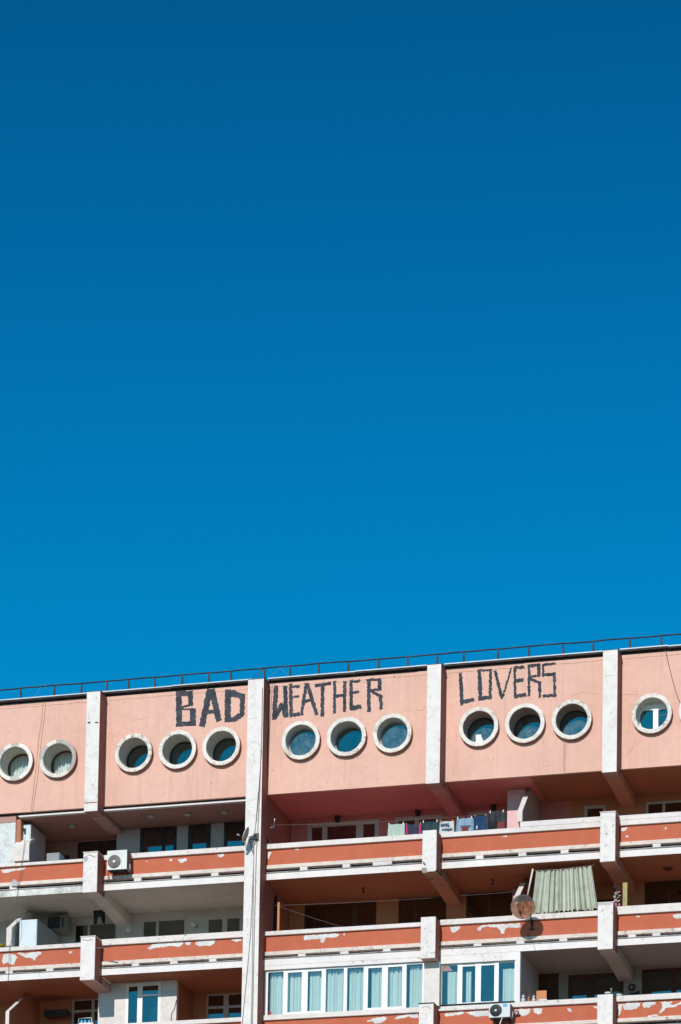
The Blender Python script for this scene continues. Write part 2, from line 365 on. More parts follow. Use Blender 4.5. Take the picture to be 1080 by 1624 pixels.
# attic floor (the ceiling of the loggias below), attic room, roof
CEIL_TOP = [C_ROSE, C_ROSE, C_PINK, C_PINK, C_BRWN]
for b, (x0, x1) in enumerate(bx):
    m = MB()
    if b < 2:
        m.box(x0, x1, YW+0.12, 7.0, 37.80, 38.1, (2, 0, 0, 0, 1, 0)); m.build('attic_floor', [BANDW, CEIL_TOP[b], METDRK], B)  # slab front painted dark as the shaded gap above the lip
        l = MB(); xs = x0 if b else at(31, 1294, .6)[0]; l.box(xs, x1, YW-0.03, YW+0.10, 37.725, 37.775, 0); l.box(xs, x1, YW+0.10, 7.0, 37.712, 37.797, (0, 0, 0, 0, 1, 0)); l.build('soffit_lip', [BANDW, CEIL_TOP[b]], B)
    elif b == 3:
        xs = at(838, 1240, .7)[0]
        m.box(x0, xs, YW+0.02, 7.0, 37.92, 38.1, (0, 0, 0, 0, 1, 0)); m.box(xs, x1, YW+0.02, 7.0, 37.922, 38.1, (0, 0, 0, 0, 2, 0)); m.build('attic_floor', [BANDW, C_PINK, C_BRWN], B)
    else:
        m.box(x0, x1, YW+0.02, 7.0, 37.92, 38.1, (0, 0, 0, 0, 1, 0)); m.build('attic_floor', [BANDW, CEIL_TOP[b]], B)
m = MB(); m.box(-12.05, 18.44, 4.4, 4.6, 38.1, 41.7); m.build('attic_room_wall', ROOM, B)
m = MB(); m.box(-12.3, 18.7, 0.60, 13.0, 41.80, 41.90, 0); m.build('roof', METDRK, B)
m = MB(); m.box(-12.05, 18.44, 7.0, 13.0, 0.0, 41.80, 0); m.build('wall', PINK, B)
m = MB(); m.box(-12.05, -0.34, 0.62, 6.99, 0.0, 28.9, 0); m.box(0.24, 18.44, 0.62, 6.99, 0.0, 28.9, 0); m.build('lower_wall', PINK, B)

# zinc gutter in segments that overlap a little
segs = [(-12.3, -6.15), (-6.10, -3.2), (-3.2, -0.34), (0.24, 3.3), (3.3, 5.4), (5.4, 5.92), (6.40, 9.1), (9.1, 11.9), (12.4, 14.0), (14.0, 18.6)]
m = MB()
for i, (a, b) in enumerate(segs):
    y0 = 0.41+0.015*(i % 2); z1 = 41.945+0.008*(i % 3)
    m.prism_x([(y0, z1-0.045), (y0, z1-.01), (0.60, z1-0.005), (0.60, z1-0.03)], a, b)
    m.prism_x([(y0+0.03, z1-0.09), (y0+0.03, z1-0.058), (0.60, z1-0.03), (0.60, z1-0.09)], a, b, 1)
m.build('gutter', [GUTTER, METDRK], B)

# piers, posts, beams
BM_GREY = paint('beam_pale_grey', (0.68, 0.64, 0.57), tone=0.05, dirt_amt=0.2, bump=0.15)
BM_ROSE = paint('beam_rose', (0.60, 0.37, 0.31), tone=0.06, bump=0.12)
BM_PINK = paint('beam_pink', (0.66, 0.29, 0.27), tone=0.08, bump=0.12, spots=0.6, spot_c=(.7, .45, .42))
BM_BRWN = paint('beam_brown', (0.54, 0.27, 0.18), tone=0.08, bump=0.12, dirt_amt=0.4)
BM_TAUP = paint('beam_taupe', (0.52, 0.42, 0.36), tone=0.08, bump=0.12)
def pier(n, x0, x1, z0, z1, y1=0.68, name='pier'):
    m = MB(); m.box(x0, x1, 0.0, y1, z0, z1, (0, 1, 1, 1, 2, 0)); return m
for n, zb, zt in (('L', 37.55, 41.78), ('A', 37.56, 41.79), ('C', 37.68, 41.77), ('D', 37.63, 41.77), ('R', 37.63, 41.77)):
    x0, x1 = PIERS[n]; m = pier(n, x0, x1, zb, zt)
    m.box(x0-0.02, x1+0.02, 0.02, 0.6, zt+0.002, zt+0.03, 3)
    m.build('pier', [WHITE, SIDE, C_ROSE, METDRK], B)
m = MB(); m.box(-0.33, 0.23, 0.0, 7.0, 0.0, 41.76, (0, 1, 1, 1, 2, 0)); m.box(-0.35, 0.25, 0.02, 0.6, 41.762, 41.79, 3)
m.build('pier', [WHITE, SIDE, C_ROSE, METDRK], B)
POSTS = {2: {'L': (-12.05, -11.55, 36.1, 34.7), 'A': (-6.13, -5.61, 36.1, 34.70), 'C': (5.84, 6.33, 36.08, 34.66), 'D': (11.87, 12.38, 36.27, 34.61), 'R': (17.9, 18.4, 36.1, 34.6)},
         3: {'L': (-12.05, -11.55, 33.1, 31.7), 'A': (-6.15, -5.62, 33.14, 31.63), 'C': (5.83, 6.34, 33.12, 31.71), 'D': (11.82, 12.33, 33.22, 31.67), 'R': (17.9, 18.4, 33.1, 31.6)},
         4: {'L': (-12.05, -11.55, 30.1, 28.7), 'A': (-6.15, -5.62, 30.14, 28.7), 'C': (5.81, 6.31, 30.17, 28.7), 'D': (11.83, 12.35, 30.16, 28.7), 'R': (17.9, 18.4, 30.1, 28.7)}}
for f, dd in POSTS.items():
    for n, (x0, x1, zt, zb) in dd.items():
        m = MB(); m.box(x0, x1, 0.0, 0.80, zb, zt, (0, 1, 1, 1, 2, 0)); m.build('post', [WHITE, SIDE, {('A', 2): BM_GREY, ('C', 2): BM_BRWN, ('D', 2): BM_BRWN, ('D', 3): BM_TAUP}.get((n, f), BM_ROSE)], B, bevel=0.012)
        if zt > 33 and n in 'AD' or (f, n) == (3, 'A') or (f, n) == (4, 'C'):
            c = MB(); c.box(x0-0.015, x1+0.015, -0.02, 0.8, zt+0.001, zt+0.03, 0); c.build('post_cap', COPE if n != 'C' else METDRK, B)
def beam(x0, x1, z0, z1, ye, ms, y0=0.682, ze=None, x2=None):
    """haunched beam, a little deeper at the wall than at the facade"""
    ze = ze or z0; m = MB(); m.prism_x([(y0, z0), (ye, ze), (ye, z1), (y0, z1)], x0, x1); m.build('beam', ms, B)
beam(-6.14, -5.67, 37.57, 37.697, 2.66, BM_ROSE, ze=37.56); beam(5.93, 6.39, 37.69, 37.918, YB, BM_PINK, ze=37.61); beam(11.92, 12.39, 37.64, 37.918, YB, BM_BRWN, ze=37.54)
beam(-6.06, -5.58, 34.71, 34.918, YB, BM_GREY, .802, 34.45); beam(5.88, 6.38, 34.67, 34.918, YB, BM_BRWN, .802, 34.50); beam(11.90, 12.39, 34.62, 34.918, YB, BM_BRWN, .802, 34.50)
beam(-6.13, -5.62, 31.64, 31.928, 1.72, BM_ROSE, .802, 31.63); beam(11.87, 12.36, 31.68, 31.928, YB, BM_TAUP, .802, 31.53)

# balconies
PATCHES = {}
def patch(b, f, pts): PATCHES.setdefault((b, f), []).append(pts)
# corners read off the peeled plaster, (x, y) of the photograph
def pp(ox, oy, s, *pts): return [(ox+s*x, oy+s*y) for x, y in pts]
c4 = (200, 1280, .2407)
patch(1, 2, pp(*c4, (345, 345), (400, 337), (403, 350), (380, 362), (365, 368), (350, 356)))
patch(1, 2, pp(*c4, (290, 342), (312, 340), (305, 358), (290, 356)))
patch(1, 2, pp(*c4, (605, 316), (645, 310), (648, 322), (630, 334), (612, 330)))
patch(1, 2, pp(*c4, (128, 355), (148, 356), (140, 363)))
patch(1, 3, pp(*c4, (142, 932), (175, 905), (215, 898), (300, 893), (380, 886), (378, 905), (350, 922), (325, 918), (300, 915), (260, 922), (220, 924), (190, 930), (160, 938)))
patch(1, 3, pp(*c4, (392, 890), (432, 886), (430, 905), (405, 912), (394, 902)))
patch(1, 3, pp(*c4, (460, 890), (520, 880), (588, 878), (588, 900), (560, 913), (520, 912), (480, 916), (462, 905)))
patch(1, 3, pp(*c4, (697, 872), (765, 868), (760, 882), (735, 888), (712, 882)))
c2 = (0, 1280, .25)
patch(0, 3, pp(*c2, (20, 940), (50, 930), (100, 935), (115, 955), (100, 975), (90, 1000), (70, 1000), (50, 985), (25, 995), (15, 975)))
patch(0, 3, pp(*c2, (112, 925), (150, 926), (170, 930), (195, 922), (235, 918), (265, 920), (262, 936), (235, 950), (222, 976), (205, 956), (160, 955)))
patch(0, 3, pp(*c2, (438, 918), (455, 912), (466, 922), (448, 928)))
patch(0, 2, pp(*c2, (10, 398), (60, 394), (120, 388), (170, 386), (150, 398), (90, 404), (45, 418), (18, 414)))
#patch(1, 3, pp(*c2, (940, 900), (960, 880), (1000, 872), (1080, 870), (1080, 880), (1030, 892), (980, 900)))
c6 = (410, 1430, .2685)
patch(2, 3, pp(*c6, (268, 212), (280, 200), (360, 195), (372, 195), (410, 192), (478, 188), (480, 200), (455, 212), (400, 210), (392, 228), (385, 245), (370, 240), (368, 222), (330, 222), (275, 228)))
patch(2, 3, pp(*c6, (498, 190), (510, 184), (506, 202)))
patch(2, 4, pp(*c6, (638, 698), (655, 700), (668, 692), (690, 685), (740, 678), (757, 690), (735, 706), (715, 716), (685, 718), (672, 706), (642, 708)))
patch(2, 4, pp(*c6, (802, 685), (840, 672), (940, 660), (942, 685), (915, 690), (880, 676), (850, 688), (805, 694)))
c5 = (410, 1220, .2685)
patch(2, 2, pp(*c5, (52, 490), (80, 486), (75, 505), (62, 528), (54, 525)))
patch(2, 2, pp(*c5, (215, 470), (242, 468), (240, 476), (218, 477)))
r4 = (660, 1350, .2037)
patch(3, 3, pp(*r4, (262, 590), (300, 586), (342, 584), (330, 605), (300, 632), (280, 636), (264, 615)))
patch(3, 3, pp(*r4, (476, 600), (500, 578), (560, 572), (640, 570), (720, 566), (808, 560), (812, 590), (780, 602), (760, 594), (710, 592), (690, 610), (680, 645), (660, 640), (648, 612), (620, 592), (540, 586), (510, 596), (495, 618), (480, 616)))
r6 = (660, 1480, .2037)
patch(3, 4, pp(*r6, (212, 632), (235, 622), (300, 618), (368, 612), (360, 630), (300, 640), (225, 650)))
patch(3, 4, pp(*r6, (372, 614), (440, 610), (560, 600), (562, 642), (500, 646), (470, 652), (430, 640)))
patch(3, 4, pp(*r6, (760, 596), (800, 592), (882, 588), (884, 620), (850, 640), (825, 648), (800, 625), (770, 632)))
patch(3, 4, pp(*r6, (905, 592), (940, 584), (980, 584), (972, 625), (945, 636), (920, 620)))
R3 = (820, 1500, .1296)
patch(3, 4, pp(*R3, (610, 765), (650, 768), (665, 790), (655, 810), (630, 800)))
patch(3, 4, pp(*R3, (920, 745), (970, 735), (968, 768), (945, 762)))
patch(3, 2, pp(660, 1220, .2037, (662, 520), (705, 516), (700, 530), (675, 526)))
r3 = (860, 1210, .2037)
patch(4, 2, pp(*r3, (608, 504), (662, 502), (650, 516), (628, 534), (610, 530)))
patch(4, 2, pp(*r3, (650, 565), (668, 568), (660, 580), (648, 576)))
patch(4, 2, pp(*r3, (948, 502), (962, 498), (966, 514), (952, 516)))
R2 = (940, 1360, .1296)
patch(4, 3, pp(*R2, (524, 712), (575, 712), (572, 724), (540, 728)))
patch(4, 3, pp(*R2, (975, 705), (1000, 692), (1080, 690), (1080, 738), (1010, 745), (978, 730)))
R4 = (960, 1500, .1111)
patch(4, 4, pp(*R4, (180, 830), (270, 828), (260, 850), (230, 860), (228, 900), (205, 980), (178, 998)))
patch(4, 4, pp(*R4, (245, 860), (290, 820), (400, 812), (490, 812), (480, 860), (430, 895), (380, 910), (300, 920), (255, 905)))
patch(4, 4, pp(*R4, (525, 812), (620, 806), (718, 800), (705, 835), (650, 850), (610, 885), (575, 870), (550, 895), (530, 850)))
patch(4, 4, pp(*R4, (785, 805), (870, 800), (960, 795), (920, 830), (935, 845), (1000, 830), (1080, 795), (1080, 830), (980, 870), (900, 880), (860, 885), (800, 950), (750, 975), (790, 915), (810, 885), (800, 840)))
patch(4, 4, pp(*R4, (575, 1035), (620, 1000), (680, 975), (735, 975), (740, 1000), (700, 995), (650, 1010), (610, 1030)))

TOPS = {(0, 2): 36.10, (1, 2): 36.17, (2, 2): 36.17, (3, 2): 36.16, (4, 2): 36.33, (0, 3): 33.13, (1, 3): 33.20, (2, 3): 33.13, (3, 3): 33.17, (4, 3): 33.26,
        (0, 4): 30.20, (1, 4): 30.21, (2, 4): 30.23, (3, 4): 30.23, (4, 4): 30.25}
SLABT = {2: 35.13, 3: 32.15, 4: 29.18}
CEIL = {(0, 2): C_GREY, (1, 2): C_GREY, (2, 2): C_BRWN, (3, 2): C_BRWN, (4, 2): C_BRWN, (0, 3): C_BRWN, (1, 3): C_BRWN, (2, 3): C_TAUP, (3, 3): C_TAUP, (4, 3): C_TAUP}
for f in (2, 3, 4):
    for b, (x0, x1) in enumerate(bx):
        top = TOPS[(b, f)]; base = {2: 36.17, 3: 33.16, 4: 30.23}[f]; st = SLABT[f]; sb = st-0.215
        # where posts are a touch off the pier line the balcony runs right up to them
        pl = POSTS[f].get(BAYS[b][0]); pr = POSTS[f].get(BAYS[b][1])
        xa = pl[1] if pl else x0; xb = pr[0] if pr else x1
        m = MB(); m.box(xa, xb, YC, 7.0, sb, st, (0, 0, 0, 0, 1, 0))
        slab = m.build('balcony', [MOULD if (b, f) == (0, 2) else BANDW, CEIL.get((b, f), C_TAUP)], B)
        zc = base-0.175
        c = MB()
        segs = [(xa, xb, top)]
        if (b, f) == (3, 2): xm = at(824, 1303.5, .6)[0]; segs = [(xa, xm, top), (xm, xb, 36.35)]
        for s0, s1, t in segs:
            if t > base+0.1:
                c.box(s0, s1, YC+0.004, YC+0.22, zc, base-0.005); c.box(s0, s1, YC, YC+0.225, base-0.005, t)
            else: c.box(s0, s1, YC, YC+0.22, zc, t)
        c.build('coping', COPE, slab, bevel=0.01)
        p = MB(); zb = base-0.735; p.box(xa, xb, YP, YP+0.08, zb-0.02, zc+0.01, 0)
        for pts in PATCHES.get((b, f), []):
            w2 = rough_poly([at(x, y, YP) for x, y in pts], 0.017, 0.05)
            w2 = [(x, min(z, zc+0.005)) for x, z in w2]
            p.add([(x, YP-0.003, z) for x, z in w2], [tuple(range(len(w2)))], 1)
        p.build('parapet_panel', [ORANGE, PATCH], slab)
        l = MB(); l.box(xa, xb, YC+0.01, YP+0.12, zb-0.135, zb); l.build('ledge', LEDGE, slab, bevel=0.012)
        kb = MB(); nk = 40  # strip added for the clutter, keeps the gap under the parapet dark
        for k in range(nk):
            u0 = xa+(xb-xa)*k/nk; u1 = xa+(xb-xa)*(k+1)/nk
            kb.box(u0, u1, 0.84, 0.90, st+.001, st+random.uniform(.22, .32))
        kb.build('dark_rubble_strip', RUBBLE, slab)
        # blocks carrying the parapet, pipe along the slab edge
        nb = 2 if b in (0, 2, 3, 4) else 3
        bl = {(0, 2): [22], (1, 2): [219, 279.6, 341.3], (2, 2): [482, 548, 605], (3, 2): [759, 827, 894], (4, 2): [1040], (0, 3): [15.5, 80], (1, 3): [215.5, 276.5, 338], (2, 3): [479, 545.5, 612], (3, 3): [756, 824, 892], (4, 3): [1001, 1039.5]}.get((b, f), [])
        for xp in bl:
            X = at(xp, 1380 if f == 2 else 1515, .6)[0]; q = MB(); wd = 0.13 if (b, f) != (2, 2) or xp != 605 else 0.33
            q.box(X-wd, X+wd, YC+0.02, YC+0.2, st+0.003, zb-0.135); q.build('spacer_block', COPE, slab)
        pz = st+0.03
        t = MB(); pts = [(xa+(xb-xa)*k/9, YC+0.0, pz+random.uniform(-.006, .008)) for k in range(10)]
        t.tube(pts, 0.022, 6); t.build('drain_pipe', PIPE, slab)

# ---- loggia back walls with their openings
def sill_z(z, Y):
    return max(z, max(t for t in (35.13, 32.15, 29.18) if t <= z+0.01)+1.45) if Y > 3 else z
def back_wall(x0, x1, z0, z1, Y, ops, mat, th=0.2):
    ops = [(a, b, sill_z(c, Y), d2) for a, b, c, d2 in ops]
    m = MB(); px = x0
    for a, b, za, zb in sorted(ops):
        if a > px: m.box(px, a, Y, Y+th, z0, z1)
        if za > z0: m.box(a, b, Y, Y+th, z0, za)
        if zb < z1: m.box(a, b, Y, Y+th, zb, z1)
        px = b
    if px < x1: m.box(px, x1, Y, Y+th, z0, z1)
    return m.build('loggia_wall', mat, B)
def window(a, b, za, zb, Y, fr, mull=(), fw=0.07, tr=None, gl=None, curt=None, proud=0.04, thick=0.06, kind='window', cy=0.25):
    """frame mesh with pane and curtain under it; mull = list of (x0, x1) bars, tr = list of (z0, z1) bars"""
    za = sill_z(za, Y)
    m = MB(); y0, y1 = Y-proud, Y-proud+thick
    m.box(a, a+fw, y0, y1, za, zb); m.box(b-fw, b, y0, y1, za, zb)
    m.box(a+fw, b-fw, y0, y1, za, za+fw); m.box(a+fw, b-fw, y0, y1, zb-fw, zb)
    for c, d2 in mull: m.box(c, d2, y0+0.002, y1-0.002, za+fw, zb-fw)
    for c, d2 in (tr or []): m.box(a+fw, b-fw, y0+0.004, y1-0.004, c, d2)
    o = m.build(kind, fr, B)
    g = MB(); yg = (y0+y1)/2; g.add([(a+fw*.6, yg, za+fw*.6), (b-fw*.6, yg, za+fw*.6), (b-fw*.6, yg, zb-fw*.6), (a+fw*.6, yg, zb-fw*.6)], [(0, 1, 2, 3)])
    g.build('pane', gl or G_WIN, o)
    for (c0, c1, mt, amp, folds, sd, zt) in (curt or []):
        wavy(c0, c1, za+0.03, (zt or zb-0.04), Y+cy, amp, folds, seed=sd).build('curtain', mt, o)
    return o
X = lambda x, y, Y: at(x, y, Y)[0]
Z = lambda x, y, Y: at(x, y, Y)[1]
ROOMB = [(37.70, 35.13), (34.91, 32.15), (31.93, 29.18)]
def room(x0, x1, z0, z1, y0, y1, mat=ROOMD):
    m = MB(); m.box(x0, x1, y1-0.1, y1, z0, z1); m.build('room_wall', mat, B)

# level 2, bays 0..4 -------------------------------------------------------
z0, z1 = 35.13, 37.70
# bay 0
xr = X(185.5, 1340, 2.66)
ops = [(X(75, 1340, YB), X(112, 1340, YB), z0, 37.2), (X(123.8, 1340, YB), X(188, 1340, YB), z0+.1, Z(124, 1336, YB))]
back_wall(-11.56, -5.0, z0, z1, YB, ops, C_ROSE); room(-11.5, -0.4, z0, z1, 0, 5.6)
window(*ops[1], YB+.05, FRDARK, [((ops[1][0]+ops[1][1])/2-.04, (ops[1][0]+ops[1][1])/2+.04)])
window(*ops[0], YB+.05, FRDARK)
# bay 1: cool grey wall nearer the front
ops = [(X(222.8, 1330, 2.66), X(281.2, 1330, 2.66), 35.6, Z(223, 1312, 2.66)), (X(298.9, 1330, 2.66), X(335, 1330, 2.66), 35.6, Z(299, 1307, 2.66)), (X(355.7, 1330, 2.66), X(392, 1330, 2.66), 35.6, Z(356, 1303.5, 2.66))]
back_wall(xr, -0.34, z0, z1, 2.66, ops, W_GREY)
m = MB(); m.box(xr, xr+0.15, 2.861, YB-.01, z0, z1); m.build('loggia_wall', W_GREY, B)
for i, o in enumerate(ops):
    a, b, c, d2 = o
    mu = [(a+(b-a)*.60, a+(b-a)*.68)] if i == 0 else []
    window(a, b, c, d2, 2.70, FRDARK, mu, fw=0.12 if i != 1 else 0.16, curt=[(a+.1, a+(b-a)*.36, CURTD, .03, 3, 3, None)] if i == 0 else None)
# bay 2
z1 = 37.92
ops = [(X(488.5, 1320, YB), X(600.6, 1320, YB), 35.4, Z(488.5, 1306.6, YB)), (X(625.5, 1310, YB), X(700, 1305, YB), 35.4, Z(625, 1297, YB))]
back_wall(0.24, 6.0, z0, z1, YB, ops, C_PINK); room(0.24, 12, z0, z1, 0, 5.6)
a, b, c, d2 = ops[0]
window(a, b, c, d2, YB+.02, FRGREY, [(X(512, 1320, YB), X(520, 1320, YB)), (X(564, 1320, YB), X(575.4, 1320, YB))], fw=.16, curt=[(X(520, 1320, YB), X(548, 1320, YB), CURTD, .03, 5, 5, None)])
a, b, c, d2 = ops[1]
window(a, b, c, d2, YB+.02, FRGREY, [(X(657, 1310, YB), X(664, 1310, YB))], fw=.13)
# bay 3: deep pink flat, the wall stub beside the divider, brown flat beyond it
xd = X(822, 1290, .7)
ops = [(X(742, 1310, YB), X(802, 1300, YB), 35.4, Z(745, 1288, YB))]
back_wall(6.0, xd+1.2, z0, z1, YB, ops, C_PINK); a, b, c, d2 = ops[0]; window(a, b, c, d2, YB+.02, FRGREY, [((a+b)/2-.05, (a+b)/2+.05)], fw=.13)
m = MB(); m.box(X(803.6, 1290, 1.95), X(820, 1290, 1.95)+.25, 1.95, 2.9, z0, z1-.002); m.build('wall_stub', W_PINK, B)
ops = [(X(926, 1290, YB), X(960, 1290, YB), 35.4, Z(926, 1279, YB))]
back_wall(xd+1.2, 12.1, z0, z1, YB, ops, W_BRWN); a, b, c, d2 = ops[0]; window(a, b, c, d2, YB+.02, FRGREY, fw=.10)
# bay 4
ops = [(X(1024, 1290, YB), X(1100, 1290, YB), 35.5, Z(1024, 1273, YB))]
back_wall(12.1, 17.95, z0, z1, YB, ops, W_BRWN); a, b, c, d2 = ops[0]; room(12, 17.9, z0, z1, 0, 5.6)
window(a, b, c, d2, YB+.02, FRGREY, [(X(1050, 1290, YB), X(1054, 1290, YB))], fw=.07)

# level 3 ------------------------------------------------------------------
z0, z1 = 32.15, 34.913
ops = [(X(119, 1475, YB), X(186, 1475, YB), 32.6, Z(120, 1466.5, YB))]
back_wall(-11.56, -5.3, z0, z1, YB, ops, C_GREY); room(-11.5, -0.4, z0, z1, 0, 5.6); a, b, c, d2 = ops[0]
window(a, b, c, d2, YB+.02, FRGREY, [(X(140, 1475, YB), X(143.7, 1475, YB))], fw=.045, curt=[(X(144, 1475, YB), b-.05, CURTD, .03, 9, 8, None)])
ops = [(X(226.8, 1470, YB), X(295.4, 1470, YB), 32.6, Z(226.8, 1460.5, YB)), (X(326.8, 1465, YB), X(389, 1460, YB), 32.3, Z(327, 1454, YB))]
back_wall(-5.3, -0.34, z0, z1, YB, ops, C_GREY); a, b, c, d2 = ops[0]
window(a, b, c, d2, YB+.02, FRGREY, [(X(248.7, 1470, YB), X(252.5, 1470, YB))], fw=.05, curt=[(X(253, 1470, YB), b-.05, CURTD, .03, 9, 12, None)])
a, b, c, d2 = ops[1]
window(a, b, c, d2, YB+.02, FRGREY, [(X(353.5, 1460, YB), X(361.5, 1460, YB)), (X(381, 1460, YB), X(384, 1460, YB))], fw=.12, curt=[(X(332, 1470, YB), X(350, 1470, YB), CURTD, .02, 4, 14, None)])
# bay 2
ops = [(X(483, 1450, YB), X(596, 1450, YB), 32.4, Z(483, 1435.5, YB)), (X(631, 1440, YB), X(707, 1440, YB), 32.4, Z(631, 1424.5, YB))]
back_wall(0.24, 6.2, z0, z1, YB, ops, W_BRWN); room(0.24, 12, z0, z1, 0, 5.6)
a, b, c, d2 = ops[0]; window(a, b, c, d2, YB+.1, FRWOOD, [(X(556, 1450, YB), X(566, 1450, YB)), (X(517, 1450, YB), X(520, 1450, YB))], fw=.06)
a, b, c, d2 = ops[1]; window(a, b, c, d2, YB+.1, FRWOOD, [(X(655, 1450, YB), X(660, 1450, YB))], fw=.06, curt=[(a+.1, (a+b)/2-.05, CURTD, .04, 5, 23, 33.6), ((a+b)/2+.05, b-.1, CURTD, .04, 5, 24, 33.6)])
ops = [(X(738, 1440, YB), X(812, 1430, YB), 32.4, Z(738, 1416.5, YB))]
back_wall(6.2, 9.6, z0, z1, YB, ops, W_BRWN); a, b, c, d2 = ops[0]; window(a, b, c, d2, YB+.1, FRWOOD, [((a+b)/2-.04, (a+b)/2+.04)], fw=.06)
back_wall(9.6, 12.1, z0, z1, YB, [(10.0, 11.9, 32.4, 34.4)], W_BRWN); window(10.0, 11.9, 32.4, 34.4, YB+.1, FRDARK, [(10.9, 10.98)])
ops = [(X(1021, 1420, YB), X(1100, 1420, YB), 32.4, Z(1021, 1398, YB))]
back_wall(12.1, 17.95, z0, z1, YB, ops, W_BRWN); a, b, c, d2 = ops[0]; room(12, 17.9, z0, z1, 0, 5.6)
window(a, b, c, d2, YB+.1, FRWOOD, [((a+b)/2-.05, (a+b)/2+.05)], fw=.06)

# level 4 ------------------------------------------------------------------
z0, z1 = 29.18, 31.933
ops = [(X(115.6, 1600, YB), X(165, 1600, YB), 29.3, Z(116, 1585, YB))]
back_wall(-11.56, -5.3, z0, z1, YB, ops, W_BRWN); room(-11.5, -0.4, z0, z1, 0, 5.6); a, b, c, d2 = ops[0]
window(a, b, c, d2, YB+.02, FRGREY, [(X(146, 1600, YB), X(151, 1600, YB))], fw=.07, tr=[(Z(130, 1605.5, YB), Z(130, 1602, YB))])
# sun-lit wall with the balcony door, 1.7 m back
xq0, xq1 = X(156.5, 1590, 1.7), X(281, 1580, 1.7)
ops = [(X(200, 1590, 1.7), X(255.5, 1590, 1.7), 29.3, Z(205, 1560.5, 1.7))]
back_wall(xq0, xq1, z0, z1, 1.7, ops, W_CREAM); a, b, c, d2 = ops[0]
window(a, b, c, d2, 1.74, PVC, [(X(218.5, 1590, 1.7), X(226.5, 1590, 1.7))], fw=.10, kind='balcony_door', curt=[(X(240, 1600, 2.0), X(251, 1600, 2.0), CURT, .05, 4, 31, Z(243, 1597, 2.0))])
db = MB(); xx = X(226, 1590, 1.7); db.box(xx, b-.02, 1.685, 1.70, Z(235, 1580.5, 1.7), Z(235, 1577, 1.7)); db.build('door_rail', PVC, B)
for xw in (xq1-.15, xq0): m = MB(); m.box(xw, xw+.15, 1.901, YB, z0, z1); m.build('loggia_wall', C_BRWN, B)
ops = [(X(329, 1590, YB), X(386, 1590, YB), 29.8, Z(329, 1577.5, YB))]
back_wall(-4.2, -0.34, z0, z1, YB, ops, W_BRWN); a, b, c, d2 = ops[0]
window(a, b, c, d2, YB+.02, FRGREY, [(X(355.5, 1590, YB), X(363.5, 1590, YB))], fw=.05, tr=[(Z(340, 1600, YB), Z(340, 1596, YB))])
# bay 2: glazed-in loggia
YG = 0.72
m = MB(); m.box(0.24, 5.80, YC+.003, YC+0.2, 31.79, 31.93); m.build('lintel', BANDW, B)
room(0.24, 9.0, z0, z1, 0, 2.6, ROOM)
cx = lambda x, y=560: X(410+.2685*x, 1430+.2685*y, YG)
fb = [(150, 175), (258, 293), (375, 400), (500, 520), (617, 643), (725, 760), (845, 870)]
a, b = cx(50), 5.79
m = MB(); m.box(0.24, a, YG-.02, YG+.06, 30.2, 31.79); m.build('jamb', FRGREY, B)
window(a, b, 30.16, 31.78, YG, PVC, [(cx(p), cx(q)) for p, q in fb], fw=0.05, gl=G_SUN, cy=.22, proud=.03,
       curt=[(a+.02, cx(265), CURT, .055, 9, 40, None), (cx(285), cx(505), CURT, .055, 10, 41, None), (cx(520), cx(610), CURT, .05, 4, 42, None), (cx(650), cx(850), CURT, .055, 9, 43, None), (cx(875), b, CURT, .05, 5, 44, None)])
# white sash frames round the opening lights
for p, q in ((150, 400), (617, 870)):
    for za_, zb_ in ((30.24, 30.31), (31.68, 31.73)): s = MB(); s.box(cx(p), cx(q), YG-.034, YG-.028, za_, zb_); s.build('sash_rail', PVC, B)
m = MB(); m.box(X(671, 1560, .45), X(696, 1560, .45), 0.45, 0.82, 30.20, 31.70); m.build('wall_stub', W_CREAM, B)
# bay 3 left: second glazed-in part
x3r = X(816, 1560, .62)
m = MB(); m.box(6.35, x3r, YC+.003, YC+0.2, 31.66, 31.93); m.build('lintel', BANDW, B)
m = MB(); m.box(x3r, X(824, 1560, .62), YC-.003, YC+0.2, 30.22, 31.93); m.build('jamb', BANDW, B)
rx = lambda x, y=480: X(660+.2037*x, 1480+.2037*y, YG)
a, b = rx(190), x3r
m = MB(); m.box(6.33, a, YG-.02, YG+.06, 30.2, 31.66); m.build('jamb', FRDARK, B)
window(a, b, 30.20, 31.65, YG, PVC, [(rx(318), rx(355)), (rx(456), rx(500)), (rx(604), rx(638))], fw=0.035, gl=G_SUN, cy=.22, proud=.03,
       curt=[(rx(220), rx(330), CURT, .05, 5, 50, 31.45), (rx(368), rx(410), CURT, .025, 2, 51, 31.45), (rx(655), rx(768), CURT, .05, 6, 52, 31.45)])
for za_, zb_ in ((30.26, 30.32), (31.55, 31.60)): s = MB(); s.box(rx(318), rx(638), YG-.034, YG-.028, za_, zb_); s.build('sash_rail', PVC, B)
s = MB(); s.box(a-.05, x3r, YC-.06, YG, 30.235, 30.255); s.build('sill', METDRK, B)
